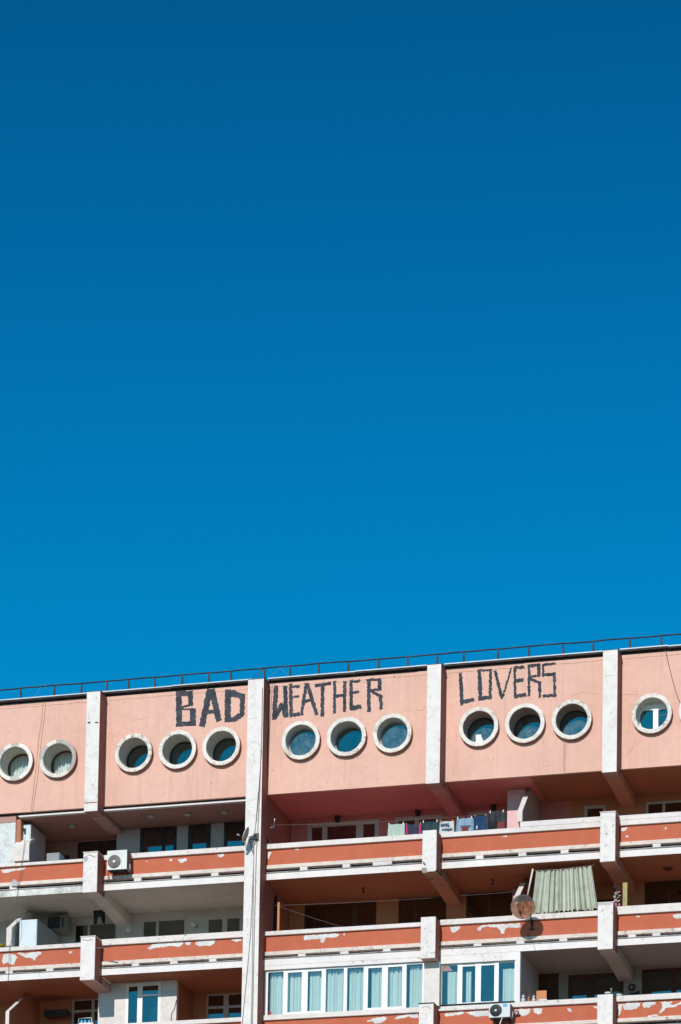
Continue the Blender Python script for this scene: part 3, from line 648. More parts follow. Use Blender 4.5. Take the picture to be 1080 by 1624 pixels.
# bay 3 right, open loggia
m = MB(); xs = X(824, 1560, .62); m.box(xs-.2, xs+.0, YC+.2, YB, z0, z1); m.build('partition_wall', W_GREY, B)
ops = [(X(844, 1570, YB)-.0, X(885, 1570, YB), z0, Z(850, 1530, YB)), (X(900, 1570, YB), X(988, 1570, YB), 29.9, Z(900, 1546, YB))]
back_wall(xs-.1, 12.6, z0, z1, YB, ops, C_TAUP); room(9, 17.9, z0, z1, 0, 5.6); a, b, c, d2 = ops[1]
window(a, b, c, d2, YB+.1, FRWOOD, [(X(929, 1570, YB), X(941, 1570, YB))], fw=.12)
a, b, c, d2 = ops[0]
m = MB(); m.box(a+.02, b-.02, YB+.05, YB+.1, sill_z(c, YB), d2); m.build('wooden_door', FRWOOD, B)
ops = [(X(1017, 1560, YB), X(1110, 1560, YB), 29.9, Z(1017, 1537, YB))]
back_wall(12.6, 17.95, z0, z1, YB, ops, C_TAUP); a, b, c, d2 = ops[0]
window(a, b, c, d2, YB+.1, FRWOOD, [(X(1063, 1560, YB), X(1071, 1560, YB))], fw=.10, curt=[(a+.1, X(1060, 1560, YB), CURTD, .04, 8, 61, None)])

# ---- dividing walls between balconies with their sloping front edge
def divider(xl, th, f_floor, zk, zs, ztop, yk, mats, name='partition_wall', cop=None):
    """front edge vertical to zk, slopes back to (yk, zs), then to the ceiling"""
    cop = {32: 33.18, 29: 30.24, 35: 36.37}[int(f_floor)]
    prof = [(YC+.28, cop), (YC+.28, f_floor), (YB, f_floor), (YB, ztop), (yk+.5, ztop), (yk, zs), (YC+.02, zk), (YC+.02, cop)]
    m = MB(); m.prism_x(prof, xl, xl+th, [1, 1, 1, 1, 1, 0, 0, 0], 1); return m.build(name, mats, B)
x = X(11, 1480, .62); divider(x, .19, 32.15, Z(14, 1472, .62), Z(31, 1450, 2.0), 34.91, 2.0, [W_CREAM, C_GREY])
x = X(9.5, 1615, .62); divider(x, .13, 29.18, Z(11, 1604, .62), Z(27, 1584, 1.9), 31.93, 1.9, [W_CREAM, C_BRWN])
x = X(819.5, 1300, .62); divider(x, .17, 35.13, Z(822, 1287, .62), Z(832, 1262, 1.5), 37.92, 1.5, [W_CREAM, C_TAUP])
x = X(812, 1440, .62); divider(x, .17, 32.15, 33.7, Z(831, 1400, 1.8), 34.91, 1.8, [W_CREAM, C_BRWN])
m = MB(); m.box(X(812, 1430, 1.9), X(826, 1430, 1.9), 1.9, 2.1, 32.15, Z(818, 1410, 1.9)); m.build('wall_stub', BRICK, B)
# bay 0 level 2: curved white divider, patched enclosure panel
x = X(20, 1345, .62); xe = X(47, 1345, .62); m = MB(); pr = []
zt = Z(40, 1327, .9); zk = Z(30, 1341, .62)
for k in range(7):
    a = k/6; pr.append((YC+.02+.55*a*a, zk+(zt-zk)*a))
m.prism_x([(YC+.10, 36.18), (YC+.02, 36.18)]+pr+[(pr[-1][0]+.08, zt), (YC+.10, zk)], x, xe, 0); m.build('partition_wall', W_CREAM, B)
m = MB(); m.box(-11.55, X(24.5, 1340, .62), YC+.03, YC+.12, 36.08, Z(12, 1305, .62)); m.build('enclosure_panel', MARBLE, B)
m = MB(); m.box(-11.55, X(24.5, 1340, .62), YC+.05, YC+.14, Z(12, 1304, .62), 37.79); m.build('enclosure_panel', C_ROSE, B)
m = MB(); m.box(X(25, 1340, .7), X(33, 1340, .7), YC+.1, 3.4, 35.13, 37.69); m.build('partition_wall', C_BRWN, B)

# ---- round windows
REC = [.6, .62, .66, .62, .60, .20, .34, .22, .52, .58, .50, .34, .5]
for i, ((cx_, bay), rec) in enumerate(zip(WINS, REC)):
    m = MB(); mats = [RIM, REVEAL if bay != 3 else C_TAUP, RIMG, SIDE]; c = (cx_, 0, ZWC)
    yf = YW-0.17
    N = 56
    m.lathe(c, (0, 1, 0), [(YW+.01, RO), (yf+.012, RO), (yf, RO-.012), (yf, RI+.012), (yf+.012, RI), (YW+rec+.06, RI-.01)], N, [3, 0, 0, 0, 1], False, jit=0.008)  # outer side painted brown to deepen the shadow crescent
    if i in (0, 1):                          # broken stretches of rim
        for k, poly in enumerate(m.f):
            a = math.atan2(sum(m.v[j][2] for j in poly)/4-ZWC, sum(m.v[j][0] for j in poly)/4-cx_)
            if m.m[k] == 0 and ((i == 1 and -0.9 < a < 1.7) or (i == 1 and a > 2.3) or (i == 0 and (2.2 < a < 2.7 or -1.75 < a < -1.2 or 1.4 < a < 1.75))): m.m[k] = 2
    o = m.build('round_window', mats, B)
    yg = YW+rec
    fr = MB(); fr.lathe(c, (0, 1, 0), [(yg-.03, RI-.004), (yg-.03, RI-.05), (yg+.04, RI-.055)], N, 0)
    fr.build('window_frame', {11: PVC, 6: METGRY, 5: METGRY, 7: METGRY, 0: FRWOOD, 1: FRWOOD}.get(i, FRDARK), o)
    g = MB(); g.lathe(c, (0, 1, 0), [(yg+.01, RI-.04), (yg+.01, 0.001)], N, 0); g.build('pane', G_DUSTY if i in (5, 7, 8, 9, 10) else G_CURT if i in (0, 1) else G_ROUND, o)
    if i in (0, 1): wavy(cx_-.5, cx_+.5, ZWC-.55, ZWC+.55, yg+.11, .05, 8, seed=i+70).build('curtain', CURT, o)
    if i == 11:
        q = MB(); xm = X(1039.5, 1135, yg); q.box(xm-.085, xm+.085, yg-.05, yg, ZWC-.5, ZWC+.5); q.box(xm-.4, xm+.4, yg-.06, yg-.04, ZWC-.45, ZWC-.40); q.box(xm-.43, xm+.43, yg-.055, yg-.02, ZWC+.27, ZWC+.45); q.build('mullion', PVC, o)
    if i == 8:
        q = MB(); px_, pz = at(758.5, 1173, yg+.03); q.box(px_-.09, px_+.09, yg-.02, yg, pz-.16, pz+.16); q.add([(px_+.09, yg-.01, pz+.1), (px_+.2, yg-.01, pz-.16), (px_+.09, yg-.01, pz-.16)], [(0, 1, 2)]); q.build('paper_sheet', PVC, o)
    if i in (5, 7, 8, 9, 10):                # splashes of paint and scratches on the glass
        q = MB(); rs = random.Random(i)
        for _ in range(26 if i == 5 else 14):
            a = rs.uniform(0, 6.28); r = rs.uniform(0, .36); l = rs.uniform(.005, .03); xx, zz = cx_+r*math.cos(a), ZWC-.04+r*math.sin(a); ww = rs.uniform(.003, .009)
            q.box(xx, xx+ww, yg+.002, yg+.006, zz, zz+l)
        q.build('paint_splashes', W_CREAM, o)

# ---- painted slogan, one mesh per letter
def letter(ch, ox, oy, s, strokes):
    m = MB(); k = 0
    for (p, q, wd) in strokes:
        a = Vector(at(ox+s*p[0], oy+s*p[1], YW)); b = Vector(at(ox+s*q[0], oy+s*q[1], YW)); d2 = b-a; L = d2.length; d2 /= L
        nrm = Vector((-d2.y, d2.x)); hw = wd*s/46.0/2*(1.12 if s > .15 else 1.03); n = max(3, int(L/.045)); y = YW-.003-.0012*k; k += 1
        vs = []
        for i in range(n+1):
            c = a+d2*(L*i/n)
            e = 0.019
            for sg in (-1, 1):
                pt = c+nrm*sg*(hw+random.uniform(-e, e)); 
                if i in (0, n): pt += d2*random.uniform(-.025, .025)
                vs.append((pt.x, y, pt.y))
        # uneven brush ends
        m.add(vs, [(2*i, 2*i+2, 2*i+3, 2*i+1) for i in range(n)])
    o = m.build('painted_letter', GRAF, B); return o
o1 = (270, 1070, .12037)
letter('B', *o1, [((118, 222), (124, 688), 82), ((85, 252), (300, 246), 66), ((268, 215), (278, 400), 68), ((160, 428), (308, 396), 28), ((165, 452), (340, 458), 24), ((303, 450), (308, 668), 76), ((90, 655), (340, 640), 62)])
letter('A', *o1, [((528, 195), (424, 685), 84), ((558, 185), (648, 615), 80), ((545, 200), (545, 330), 78), ((455, 497), (600, 485), 42)])
letter('D', *o1, [((764, 195), (766, 622), 80), ((740, 235), (860, 255), 92), ((830, 245), (975, 290), 75), ((957, 265), (955, 530), 68), ((735, 600), (890, 585), 62), ((850, 585), (968, 515), 72)])
o2 = (420, 1060, .1852)
letter('W', *o2, [((102, 145), (84, 442), 36), ((92, 432), (152, 300), 32), ((142, 300), (186, 418), 30), ((178, 150), (188, 415), 34)])
letter('E', *o2, [((225, 130), (230, 422), 28), ((225, 158), (298, 154), 20), ((225, 248), (300, 238), 15), ((225, 402), (302, 390), 28)])
letter('A', *o2, [((360, 125), (318, 405), 25), ((364, 125), (450, 400), 28), ((332, 286), (410, 270), 25)])
letter('T', *o2, [((432, 150), (572, 128), 25), ((500, 130), (497, 416), 28)])
letter('H', *o2, [((602, 110), (600, 388), 24), ((682, 110), (678, 375), 26), ((602, 245), (680, 225), 24)])
letter('E', *o2, [((733, 100), (738, 362), 26), ((730, 115), (815, 107), 21), ((735, 210), (802, 200), 17), ((735, 345), (823, 325), 34)])
letter('R', *o2, [((885, 95), (888, 376), 28), ((868, 102), (992, 95), 22), ((980, 95), (980, 186), 28), ((890, 190), (990, 180), 20), ((895, 190), (995, 242), 25), ((988, 235), (992, 352), 26)])
o3 = (710, 1040, .16667)
letter('L', *o3, [((117, 165), (130, 476), 29), ((125, 445), (246, 415), 32)])
letter('O', *o3, [((296, 130), (308, 426), 33), ((280, 140), (415, 135), 22), ((402, 130), (400, 402), 26), ((300, 410), (410, 392), 32)])
letter('V', *o3, [((445, 140), (514, 408), 27), ((603, 110), (514, 408), 17)])
letter('E', *o3, [((634, 100), (636, 406), 21), ((630, 116), (722, 108), 27), ((632, 240), (718, 230), 30), ((630, 390), (738, 370), 33)])
letter('R', *o3, [((768, 95), (770, 387), 24), ((760, 96), (875, 90), 27), ((862, 85), (862, 200), 27), ((775, 200), (870, 186), 18), ((765, 215), (885, 262), 24), ((868, 262), (873, 397), 24)])
letter('S', *o3, [((1024, 75), (895, 90), 21), ((903, 85), (903, 190), 21), ((895, 185), (1022, 172), 26), ((1010, 165), (1014, 385), 24), ((1026, 374), (900, 386), 27)])
# wear: cracks, spalls and scrapes, each a thin raised or dark chip on its surface
def at_z(px, py, z):
    v = RT*((px-PPX)/F_PX)+DN*((py-PPY)/F_PX)+_f; return CAM+v*((z-CAM.z)/v.z)
def chip(pts, Y, mat, name='crack', jit=.006):
    q = rough_poly([at(x, y, Y) for x, y in pts], jit, .05); m = MB(); m.add([(x, Y, z) for x, z in q], [tuple(range(len(q)))]); m.build(name, mat, B)
def crack(pts, Y, mat=CABLED, w=.006, name='crack'):
    q = []
    for i in range(len(pts)-1):
        for k in range(5):
            f = k/5; q.append(P3_(pts[i][0]+(pts[i+1][0]-pts[i][0])*f+random.uniform(-.5, .5), pts[i][1]+(pts[i+1][1]-pts[i][1])*f+random.uniform(-.5, .5), Y))
    m = MB(); m.tube(q, w, 4); m.build(name, mat, B)
def P3_(x, y, Y): a = at(x, y, Y); return Vector((a[0], Y, a[1]))
chip([(139.5, 1145), (144, 1144.6), (144.5, 1147.2), (139.5, 1147.6)], -.002, METDRK); chip([(151, 1145), (157, 1145), (157, 1146.8), (152, 1147)], -.002, METDRK); chip([(141, 1138.4), (142.2, 1138.4), (142.2, 1139.6), (141, 1139.6)], -.002, METDRK)
chip([(134.6, 1272.8), (154.8, 1271.3), (154.8, 1273.1), (134.6, 1274.6)], -.002, SIDE, 'joint'); crack([(395, 1140), (412, 1138)], 0, COPE, .008); crack([(958, 1072), (976, 1071)], 0, COPE, .012)
chip([(661.5+6, 1376), (675.5, 1376), (676.5, 1384), (669, 1384.6)], -.002, CABLE, 'spall'); chip([(670, 1367), (671.5, 1367), (674.5, 1372), (673, 1372.6), (670.8, 1370.5)], -.002, METDRK, 'spall')
chip([(133.4, 1359), (139, 1357), (140.5, 1362), (137, 1366), (133.6, 1366.5)], -.002, PIPE, 'spall'); crack([(140, 1355.5), (146, 1357), (153, 1360)], 0, METDRK, .010)
chip([(946.8, 1434), (969, 1432.8), (969, 1434.5), (947, 1436)], -.002, PIPE, 'spall'); chip([(953.5, 1443), (956.5, 1441), (955.8, 1446), (953.8, 1447)], -.002, PIPE, 'spall')
crack([(131, 1490.5), (140, 1491), (150, 1489.5)], 0, CABLED, .010); crack([(668, 1599), (672, 1596), (680, 1597), (683, 1601)], 0, CABLED, .007); crack([(682, 1512), (688, 1510), (690, 1513)], 0, PIPE, .012)
q = [at_z(660+.0926*x, 1370+.0926*y, 34.665) for x, y in ((180, 235), (200, 268), (270, 312), (345, 293), (262, 285), (300, 246), (372, 214), (330, 206), (262, 232), (212, 262))]
m = MB(); m.add([tuple(p) for p in q], [tuple(range(len(q)))]); m.build('broken_soffit_edge', METDRK, B)
q = [at_z(x, y, 34.665) for x, y in ((688, 1381), (691.5, 1380), (698, 1386.5), (697, 1388.5), (692.5, 1384.5))]; m = MB(); m.add([tuple(p) for p in q], [tuple(range(len(q)))]); m.build('broken_soffit_edge', METDRK, B)
# joint under the gutter, fixing holes and fine cracks in the pink render
for b, (x0, x1) in enumerate(bx):
    m = MB(); m.tube([(x0+(x1-x0)*k/30, YW-.001, 41.66+.008*math.sin(k*1.7+b)+random.uniform(-.008, .008)) for k in range(31)], .005, 4); m.build('render_joint', SIDE, B)
for k in range(60):
    x = random.uniform(-9.3, 14.3); z = random.choice((random.gauss(41.6, .06), random.uniform(38.0, 41.5)))
    if any(a-.05 < x < b+.05 for a, b in PIERS.values()) or any(math.hypot(x-cx_, z-ZWC) < .8 for cx_, _ in WINS): continue
    s_ = random.uniform(.008, .02); m = MB(); m.add([(x-s_, YW-.002, z), (x, YW-.002, z-s_*1.3), (x+s_, YW-.002, z+s_*.3), (x+s_*.2, YW-.002, z+s_)], [(0, 1, 2, 3)]); 
    if k < 34: m.build('fixing_hole', METDRK, B)
PKD = paint('pink_dark_line', (.50, .25, .18), tone=.1)
for pts in ([(905, 1104), (922, 1098), (935, 1100), (953, 1101)], [(985, 1102), (1008, 1101), (1013, 1105)], [(1040, 1137), (1066, 1129)], [(992, 1200), (1003, 1185), (1008, 1165)], [(120, 1162), (134, 1160)], [(212, 1143), (232, 1139), (236, 1136)], [(700, 1118), (710, 1116)], [(290, 1155), (290.5, 1168)], [(166, 1160), (175, 1163), (182, 1168)], [(640, 1128), (670, 1126), (674, 1120)], [(12, 1120), (60, 1117), (75, 1116)], [(860, 1215), (880, 1212)]):
    crack(pts, YW, PKD, .005)
chip([(478, 1299), (500, 1293), (530, 1290.5), (560, 1288), (600, 1284), (640, 1280), (692, 1275), (692, 1277.5), (640, 1283.5), (600, 1288), (560, 1293), (530, 1294), (500, 1298)], 3.494, C_ROSE, 'scraped_strip', .012)
# ================================================================== things on and around the building
def P3(x, y, Y): a = at(x, y, Y); return Vector((a[0], Y, a[1]))

# roof railing
R = thing('roof_railing', 'low thin dark iron railing running along the whole roof edge above the gutter', 'railing', (2.5, 0.8, 41.9))
m = MB(); m.tube([(-12.2+k*.5, 0.8, 42.43+random.uniform(-.012, .012)) for k in range(63)], 0.025, 6); m.build('top_rail', METDRK, R)
m = MB(); m.tube([(-12.2+k*.5, 0.8, 41.975+random.uniform(-.006, .006)) for k in range(63)], 0.015, 6); m.build('bottom_rail', METDRK, R)
for x in [-12.1, -11.0, -9.9, -8.89, -7.66, -6.65, -5.71, -4.92, -3.95, -2.97, -2.0, -1.18, 0.01, 0.93, 1.94, 2.95, 4.02, 5.05, 6.06, 6.99, 8.17, 9.23, 10.41, 11.43, 12.66, 13.73, 14.9, 16.1, 17.3, 18.4]:
    m = MB(); lx = random.uniform(-.03, .01)
    m.add([(x-.045, .78, 41.9), (x+.045, .78, 41.9), (x+.045, .84, 41.9), (x-.045, .84, 41.9), (x-.022+lx, .78, 42.42), (x+.022+lx, .78, 42.42), (x+.022+lx, .82, 42.42), (x-.022+lx, .82, 42.42)],
          [(0, 3, 2, 1), (4, 5, 6, 7), (0, 1, 5, 4), (1, 2, 6, 5), (2, 3, 7, 6), (3, 0, 4, 7)]); m.build('post', METDRK, R)

# split air conditioners
def air_conditioner(label, x0, x1, z0, z1, yf, yb, case, fan, hub, fc, fr, badge=False, group=None, square=False):
    c = thing('air_conditioner', label, 'air conditioner', ((x0+x1)/2, yb, z0), group)
    m = MB(); m.box(x0, x1, yf, yb, z0, z1, (0, 0, 0, 1, 2, 0)); m.box(x0-.006, x1+.006, yf-.006, yb, z1-.17*(z1-z0), z1-.16*(z1-z0)) if square else None  # underside painted dark to stand for its shade
    m.build('casing', [case, ACSIDE, METDRK], c, bevel=0.008)
    f = MB(); cc = (fc[0], 0, fc[1])
    f.lathe(cc, (0, 1, 0), [(yf-.012, fr), (yf-.018, fr-.01), (yf-.014, fr*.2), (yf-.014, 0.001)], 32, 0)
    for k in range(1, 7): f.lathe(cc, (0, 1, 0), [(yf-.020, fr*k/7.0), (yf-.030, fr*k/7.0+.004), (yf-.020, fr*k/7.0+.008)], 32, 1)
    for k in range(8):
        a = k*math.pi/4+.2; f.tube([(cc[0]+fr*.15*math.cos(a), yf-.032, cc[2]+fr*.15*math.sin(a)), (cc[0]+fr*.97*math.cos(a+.35), yf-.032, cc[2]+fr*.97*math.sin(a+.35))], .004, 4, 1)
    fo = f.build('fan_grille', [fan, METGRY if fan is ACFAN else fan], c)
    h = MB(); h.lathe(cc, (0, 1, 0), [(yf-.035, fr*.2), (yf-.042, fr*.16), (yf-.044, 0.001)], 20, 0); h.build('hub', hub, fo)
    s = MB(); xa = fc[0]+fr+.03
    if xa < x1-.1:
        s.box(xa, xa+.008, yf-.004, yf+.002, z0+.02, z1-.18*(z1-z0)); s.build('panel_seam', METGRY, c)
    v = MB(); v.box(x1-.002, x1+.03, yb-.20, yb-.06, z0+.06, z0+.24); v.build('valve_cover', case, c)
    b = MB(); 
    for xx in (x0+.12, x1-.14): b.prism_x([(yf+.02, z0-.035), (yf+.02, z0-.002), (YP+.0, z0-.002), (YP+.0, z0-.20), (YP-.03, z0-.20), (YP-.03, z0-.035)], xx, xx+.03)
    b.build('wall_bracket', METDRK, c)
    if badge:
        q = MB(); bx0, bz1 = at(797, 1592.2, yf); q.box(bx0, bx0+.145, yf-.005, yf+.002, bz1-.095, bz1); bo = q.build('badge', BADGE, c)
        t = MB(); t.tube([(bx0+.03+.006*k, yf-.009, bz1-.05+.010*math.sin(k*1.9)) for k in range(15)], .006, 4); t.build('badge_lettering', PVC, bo)
    return c
x0, z1 = at(170.8, 1349.5, .13); x1, z0 = at(201.7, 1378, .13)
fc = at(182, 1366.5, .13)
air_conditioner('old cream air conditioner with pale fan hub on the parapet beside the first pier', x0, x1, z0, z1, .13, .55, ACW, ACFAN, PVC, fc, .235, square=True, group='air conditioner units on the facade')
x0, z1 = at(774.6, 1592.5, .12); x1, z0 = at(808, 1612.5, .12); fc = at(785.6, 1602.6, .12)
air_conditioner('white air conditioner with black fan and small blue badge below the glazed loggia', x0, x1, z0, z1, .12, .56, ACG, ACFAN2, LAMP, fc, .205, badge=True, group='air conditioner units on the facade')
def cable(name, label, pts, r=.010, mat=None, cat='cable', group=None):
    P = [Vector(p) for p in pts]; Q = []
    for i in range(len(P)-1):
        a, b = P[max(i-1, 0)], P[min(i+2, len(P)-1)]
        for k in range(6):
            t = k/6; p, q = P[i], P[i+1]; m1, m2 = (q-a)/2, (b-p)/2
            Q.append(p*(2*t**3-3*t*t+1)+m1*(t**3-2*t*t+t)+q*(3*t*t-2*t**3)+m2*(t**3-t*t))
    Q.append(P[-1]); m = MB(); m.tube(Q, r, 5); o = m.build(name, mat or CABLE, None, off=tuple(P[-1])); return tag(o, label, cat, group)
cable('hose', 'white drain hose dangling under the badge-marked air conditioner', [P3(797, 1613, .2), P3(794, 1618, .12), P3(792, 1626, .14), P3(793, 1634, .3)], .018, PVC, 'hose')
cable('hose', 'bundle of grey refrigerant pipes looping beside the newer air conditioner', [P3(809, 1607, .4), P3(816, 1605, .5), P3(820, 1603, .45), P3(821, 1607, .6), P3(815, 1612, .66)], .028, METGRY, 'hose')
cable('hose', 'thin black pipe loop hanging under the old cream air conditioner', [P3(176, 1380, .45), P3(172, 1386, .5), P3(173, 1393, .55), P3(175, 1398, .58)], .014, CABLED, 'hose')
# units inside the shaded loggias
def inner_unit(label, x0, x1, z0, z1, y0, y1, case, fan):
    c = thing('air_conditioner', label, 'air conditioner', ((x0+x1)/2, y1, z0), 'air conditioner units in the loggias')
    m = MB(); m.box(x0, x1, y0, y1, z0, z1); m.build('casing', case, c, bevel=.02)
    f = MB(); w2 = (x1-x0); f.box(x0+.04*w2, x0+.62*w2, y0-.02, y0-.002, z0+.06, z1-.06); f.build('fan_grille', fan, c)
    s = MB(); s.box(x0+.72*w2, x0+.80*w2, y0-.012, y0-.002, z0+.1, z1-.12); s.build('vent_slot', fan, c)
FRGREY2 = paint('ac_dim', (.20, .18, .16))
x0, z1 = at(76, 1452, 2.7); x1, z0 = at(108, 1474, 2.7)
inner_unit('dim beige air conditioner in the left loggia behind the tall white cabinet', x0, x1, z0, z1, 2.7, 3.1, FRGREY2, FRDARK)
x0, z1 = at(70, 1602, 2.9); x1, z0 = at(106, 1610, 2.9)
inner_unit('dark old air conditioner on the wall of the lowest left loggia', x0, x1, z0, z1, 2.9, 3.3, FRDARK, METDRK)

# satellite dishes
def frame_of(n):
    n = Vector(n).normalized(); return n
def sat_dish(label, c, nrm, r, mat, loc):
    t = thing('satellite_dish', label, 'satellite dish', loc, 'satellite dishes'); n = Vector(nrm).normalized(); c = Vector(c)
    m = MB(); prof = [(-.22*r*(1-(k/8.0)**2), max(.001, r*k/8.0)) for k in range(9)]
    prof2 = [(h-.012, q) for h, q in reversed(prof)]
    m.lathe(c, n, prof+prof2, 36, 0); return t, m, n, c
loc = P3(843, 1466, .69)
t, m, n, c = sat_dish('large rusty see-through satellite dish on a bracket in front of the green curtain', P3(828.4, 1438, -.32), (.16, -.95, -.12), .405, DISHM, loc)
d0 = m.build('dish', DISHM, t, bevel=0)
a = MB(); a.tube([c+Vector((-.02, .02, -.36)), c+Vector((-.10, -.18, -.15)), c+Vector((-.13, -.30, .02))], .012, 6); a.build('feed_arm', METDRK, t)
q = MB(); q.lathe(c+Vector((-.13, -.32, .03)), (0, 1, .1), [(-.04, .001), (-.04, .04), (.05, .035), (.05, .001)], 12); q.build('receiver_head', METGRY, t)
a = MB(); a.tube([c+Vector((0, .06, 0)), c+Vector((.02, .25, -.05)), loc+Vector((0, -.28, .25)), loc+Vector((0, -.02, .0))], .024, 8)
a.build('mast', METDRK, t)
a = MB(); a.box(loc.x-.12, loc.x+.12, loc.y-.03, loc.y-.004, loc.z-.19, loc.z-.16); a.box(loc.x-.12, loc.x+.12, loc.y-.03, loc.y-.004, loc.z+.12, loc.z+.15); a.box(loc.x-.035, loc.x+.035, loc.y-.028, loc.y-.004, loc.z-.16, loc.z+.12); a.build('wall_bracket', METDRK, t)
loc = P3(409, 1330, 0)
t, m, n, c = sat_dish('small grey satellite dish seen edge-on on the tall white central pier', P3(390.3, 1323.5, -.42), (-.93, -.14, .36), .27, METGRY, loc)
m.build('dish', [METGRY], t)
q = MB(); q.lathe(c, n, [(-.008, .262), (.010, .275), (.012, .262)], 36); q.build('rim', PVC, t)
for s1, e1, rr, nm in ((P3(394, 1328, -.36), P3(405, 1324.5, -.02), .012, 'strut'), (P3(395, 1331, -.36), P3(409, 1331, -.02), .018, 'strut'),
                       (P3(397, 1331, -.34), P3(401, 1352, -.12), .018, 'strut'), (P3(390, 1333, -.38), P3(391.6, 1349, -.16), .012, 'strut')):
    a = MB(); a.tube([s1, e1], rr, 6); a.build(nm, METDRK, t)
a = MB(); a.tube([c+Vector((.02, 0, -.2)), P3(385, 1329, -.6), P3(378.5, 1324, -.8)], .013, 6); a.build('feed_arm', FRWOOD, t)
q = MB(); q.lathe(P3(378.5, 1324, -.8), (-1, .1, .5), [(-.05, .001), (-.05, .03), (.04, .035), (.04, .001)], 10); q.build('receiver_head', METGRY, t)
q = MB(); q.box(P3(405, 1324, 0).x-.05, P3(409, 1331, 0).x+.05, -.022, -.003, P3(409, 1334, 0).z, P3(405, 1322, 0).z); q.build('wall_bracket', METDRK, t)

# green canvas curtain across the loggia
t = thing('canvas_curtain', 'faded green pleated canvas curtain strung across the loggia behind the rusty dish', 'curtain', P3(893, 1448, .85))
xa, za = at(847.5, 1381, .78); xb, zb = at(936, 1372.5, .78); xc, zc = at(839, 1449, .84); xd_, zd = at(946.5, 1440.5, .84)
rs = random.Random(4); nx = 220; nz = 10; vs = []; fs = []
for j in range(nz+1):
    g_ = j/nz
    for i in range(nx+1):
        f = i/nx; u = f*12*2*math.pi
        wv = math.sin(u+1.6*math.sin(u*.21)+.5*math.sin(u*.13+1)+.25*g_)+.35*math.sin(2.1*u+g_)
        xt = xa+(xb-xa)*f; zt = za+(zb-za)*f-.03*math.sin(math.pi*f)+.012*math.sin(u)
        xl = xc+(xd_-xc)*f; zl = zc+(zd-zc)*f+.026*math.sin(u*.9)+.02*math.sin(u*2.3+1)+.012*math.sin(u*5.1)
        vs.append((xt+(xl-xt)*g_+.014*math.cos(u), .86+.04*g_+.085*wv*(.75+.25*g_), zt+(zl-zt)*g_))
for j in range(nz):
    for i in range(nx): fs.append((j*(nx+1)+i, j*(nx+1)+i+1, (j+1)*(nx+1)+i+1, (j+1)*(nx+1)+i))
m = MB(); m.add(vs, fs, 0, True); m.build('cloth', CANVAS, t)
m = MB(); m.tube([Vector((xa-.1, .84, za+.02)), Vector(((xa+xb)/2, .84, (za+zb)/2-.02)), Vector((xb+.1, .84, zb+.02))], .010, 6); m.build('wire', METGRY, t)
m = MB(); m.tube([P3(844.4, 1378, .8), P3(836, 1420, .8)], .03, 6); m.build('pole', COPE, t)

# clothes lines and washing
def line(label, a, b, sag=.03, r=.0035):
    pts = [a+(b-a)*(k/8)-Vector((0, 0, sag*4*(k/8)*(1-k/8))) for k in range(9)]
    m = MB(); m.tube(pts, r, 5); o = m.build('clothesline', ROPE, None, off=tuple(a)); tag(o, label, 'clothesline', 'clotheslines across the loggias')
line('pale clothesline stretched across the pink top loggia carrying the washing', P3(427, 1308.5, .95), P3(802, 1288, .95), .10)
line('clothesline running level across the brown loggia right of the central pier', P3(436, 1436, 1.2), P3(700, 1423, 1.2), .03)
line('loose line sagging down from the wooden post in the brown loggia', P3(445, 1438, 1.0), P3(545, 1470.5, 1.0), .02)
line('clothesline left of the green canvas curtain behind the large rusty dish', P3(730, 1420, 1.6), P3(812, 1414, 1.6), .02)
def garment(name, label, mat, x0, y0, x1, y1, Y, folds=2, amp=.025, flare=.0, seed=1, extra=None, hem=.012):
    xa, zt = at(x0, y0, Y); xb, zb = at(x1, y1, Y); zt2 = at(x1, y0, Y)[1]
    t = thing(name, label, {'towel': 'towel'}.get(name, 'laundry'), ((xa+xb)/2, Y, zb), 'washing on the pink loggia line')
    m = wavy(xa, xb, zb, zt, Y, amp, folds, x0b=xa-flare, x1b=xb+flare, yb=Y-.03, seed=seed, hem=hem)
    m.build('cloth', mat, t)
    for xx in (xa+.04, xb-.04):
        p = MB(); p.box(xx-.012, xx+.012, Y-.03, Y+.02, zt-.03, zt+.05); p.build('clothes_peg', PVC if seed % 2 else WOODLT, t)
    if extra:
        for nm, mt, (ex0, ey0, ex1, ey1) in extra:
            e0, f0 = at(ex0, ey0, Y-.06); e1, f1 = at(ex1, ey1, Y-.06)
            wavy(e0, e1, f1, f0, Y-.06, .008, 2, seed=seed+3).build(nm, mt, t)
    return t
TEALC = cloth('pale_mint_cloth', (.42, .52, .46)); DKTEAL = cloth('dark_teal_cloth', (.012, .045, .055)); MAG = cloth('magenta_cloth', (.55, .03, .16)); NAVY = cloth('navy_cloth', (.03, .035, .07), spots=1.2, spot_c=(.2, .22, .28))
DENIM = cloth('light_blue_cloth', (.24, .35, .47)); BLUE = cloth('deep_blue_cloth', (.012, .05, .12)); CHAR = cloth('charcoal_cloth', (.03, .038, .045)); WHT = cloth('white_grey_cloth', (.55, .58, .58)); SLATE = cloth('slate_cloth', (.07, .12, .17))
MAROON = cloth('maroon_cloth', (.20, .035, .03))
YL = .55
YL = .92
garment('towel', 'pale mint green towel hung leftmost on the pink loggia line', TEALC, 614.5, 1308, 640.5, 1327, YL, 4, .02, .015, 1)
garment('patterned_shirt', 'dark patterned shirt with two bright magenta stripes on the line', NAVY, 642, 1308, 668, 1325, YL, 3, .03, .01, 2, [('magenta_stripe', MAG, (642.5, 1309.5, 645.5, 1323)), ('magenta_stripe', MAG, (663.5, 1307.5, 666.8, 1322))])
garment('dark_sheet', 'plain dark teal sheet hanging behind the white balcony post', DKTEAL, 669, 1304, 694, 1323, YL, 2, .02, 0, 3)
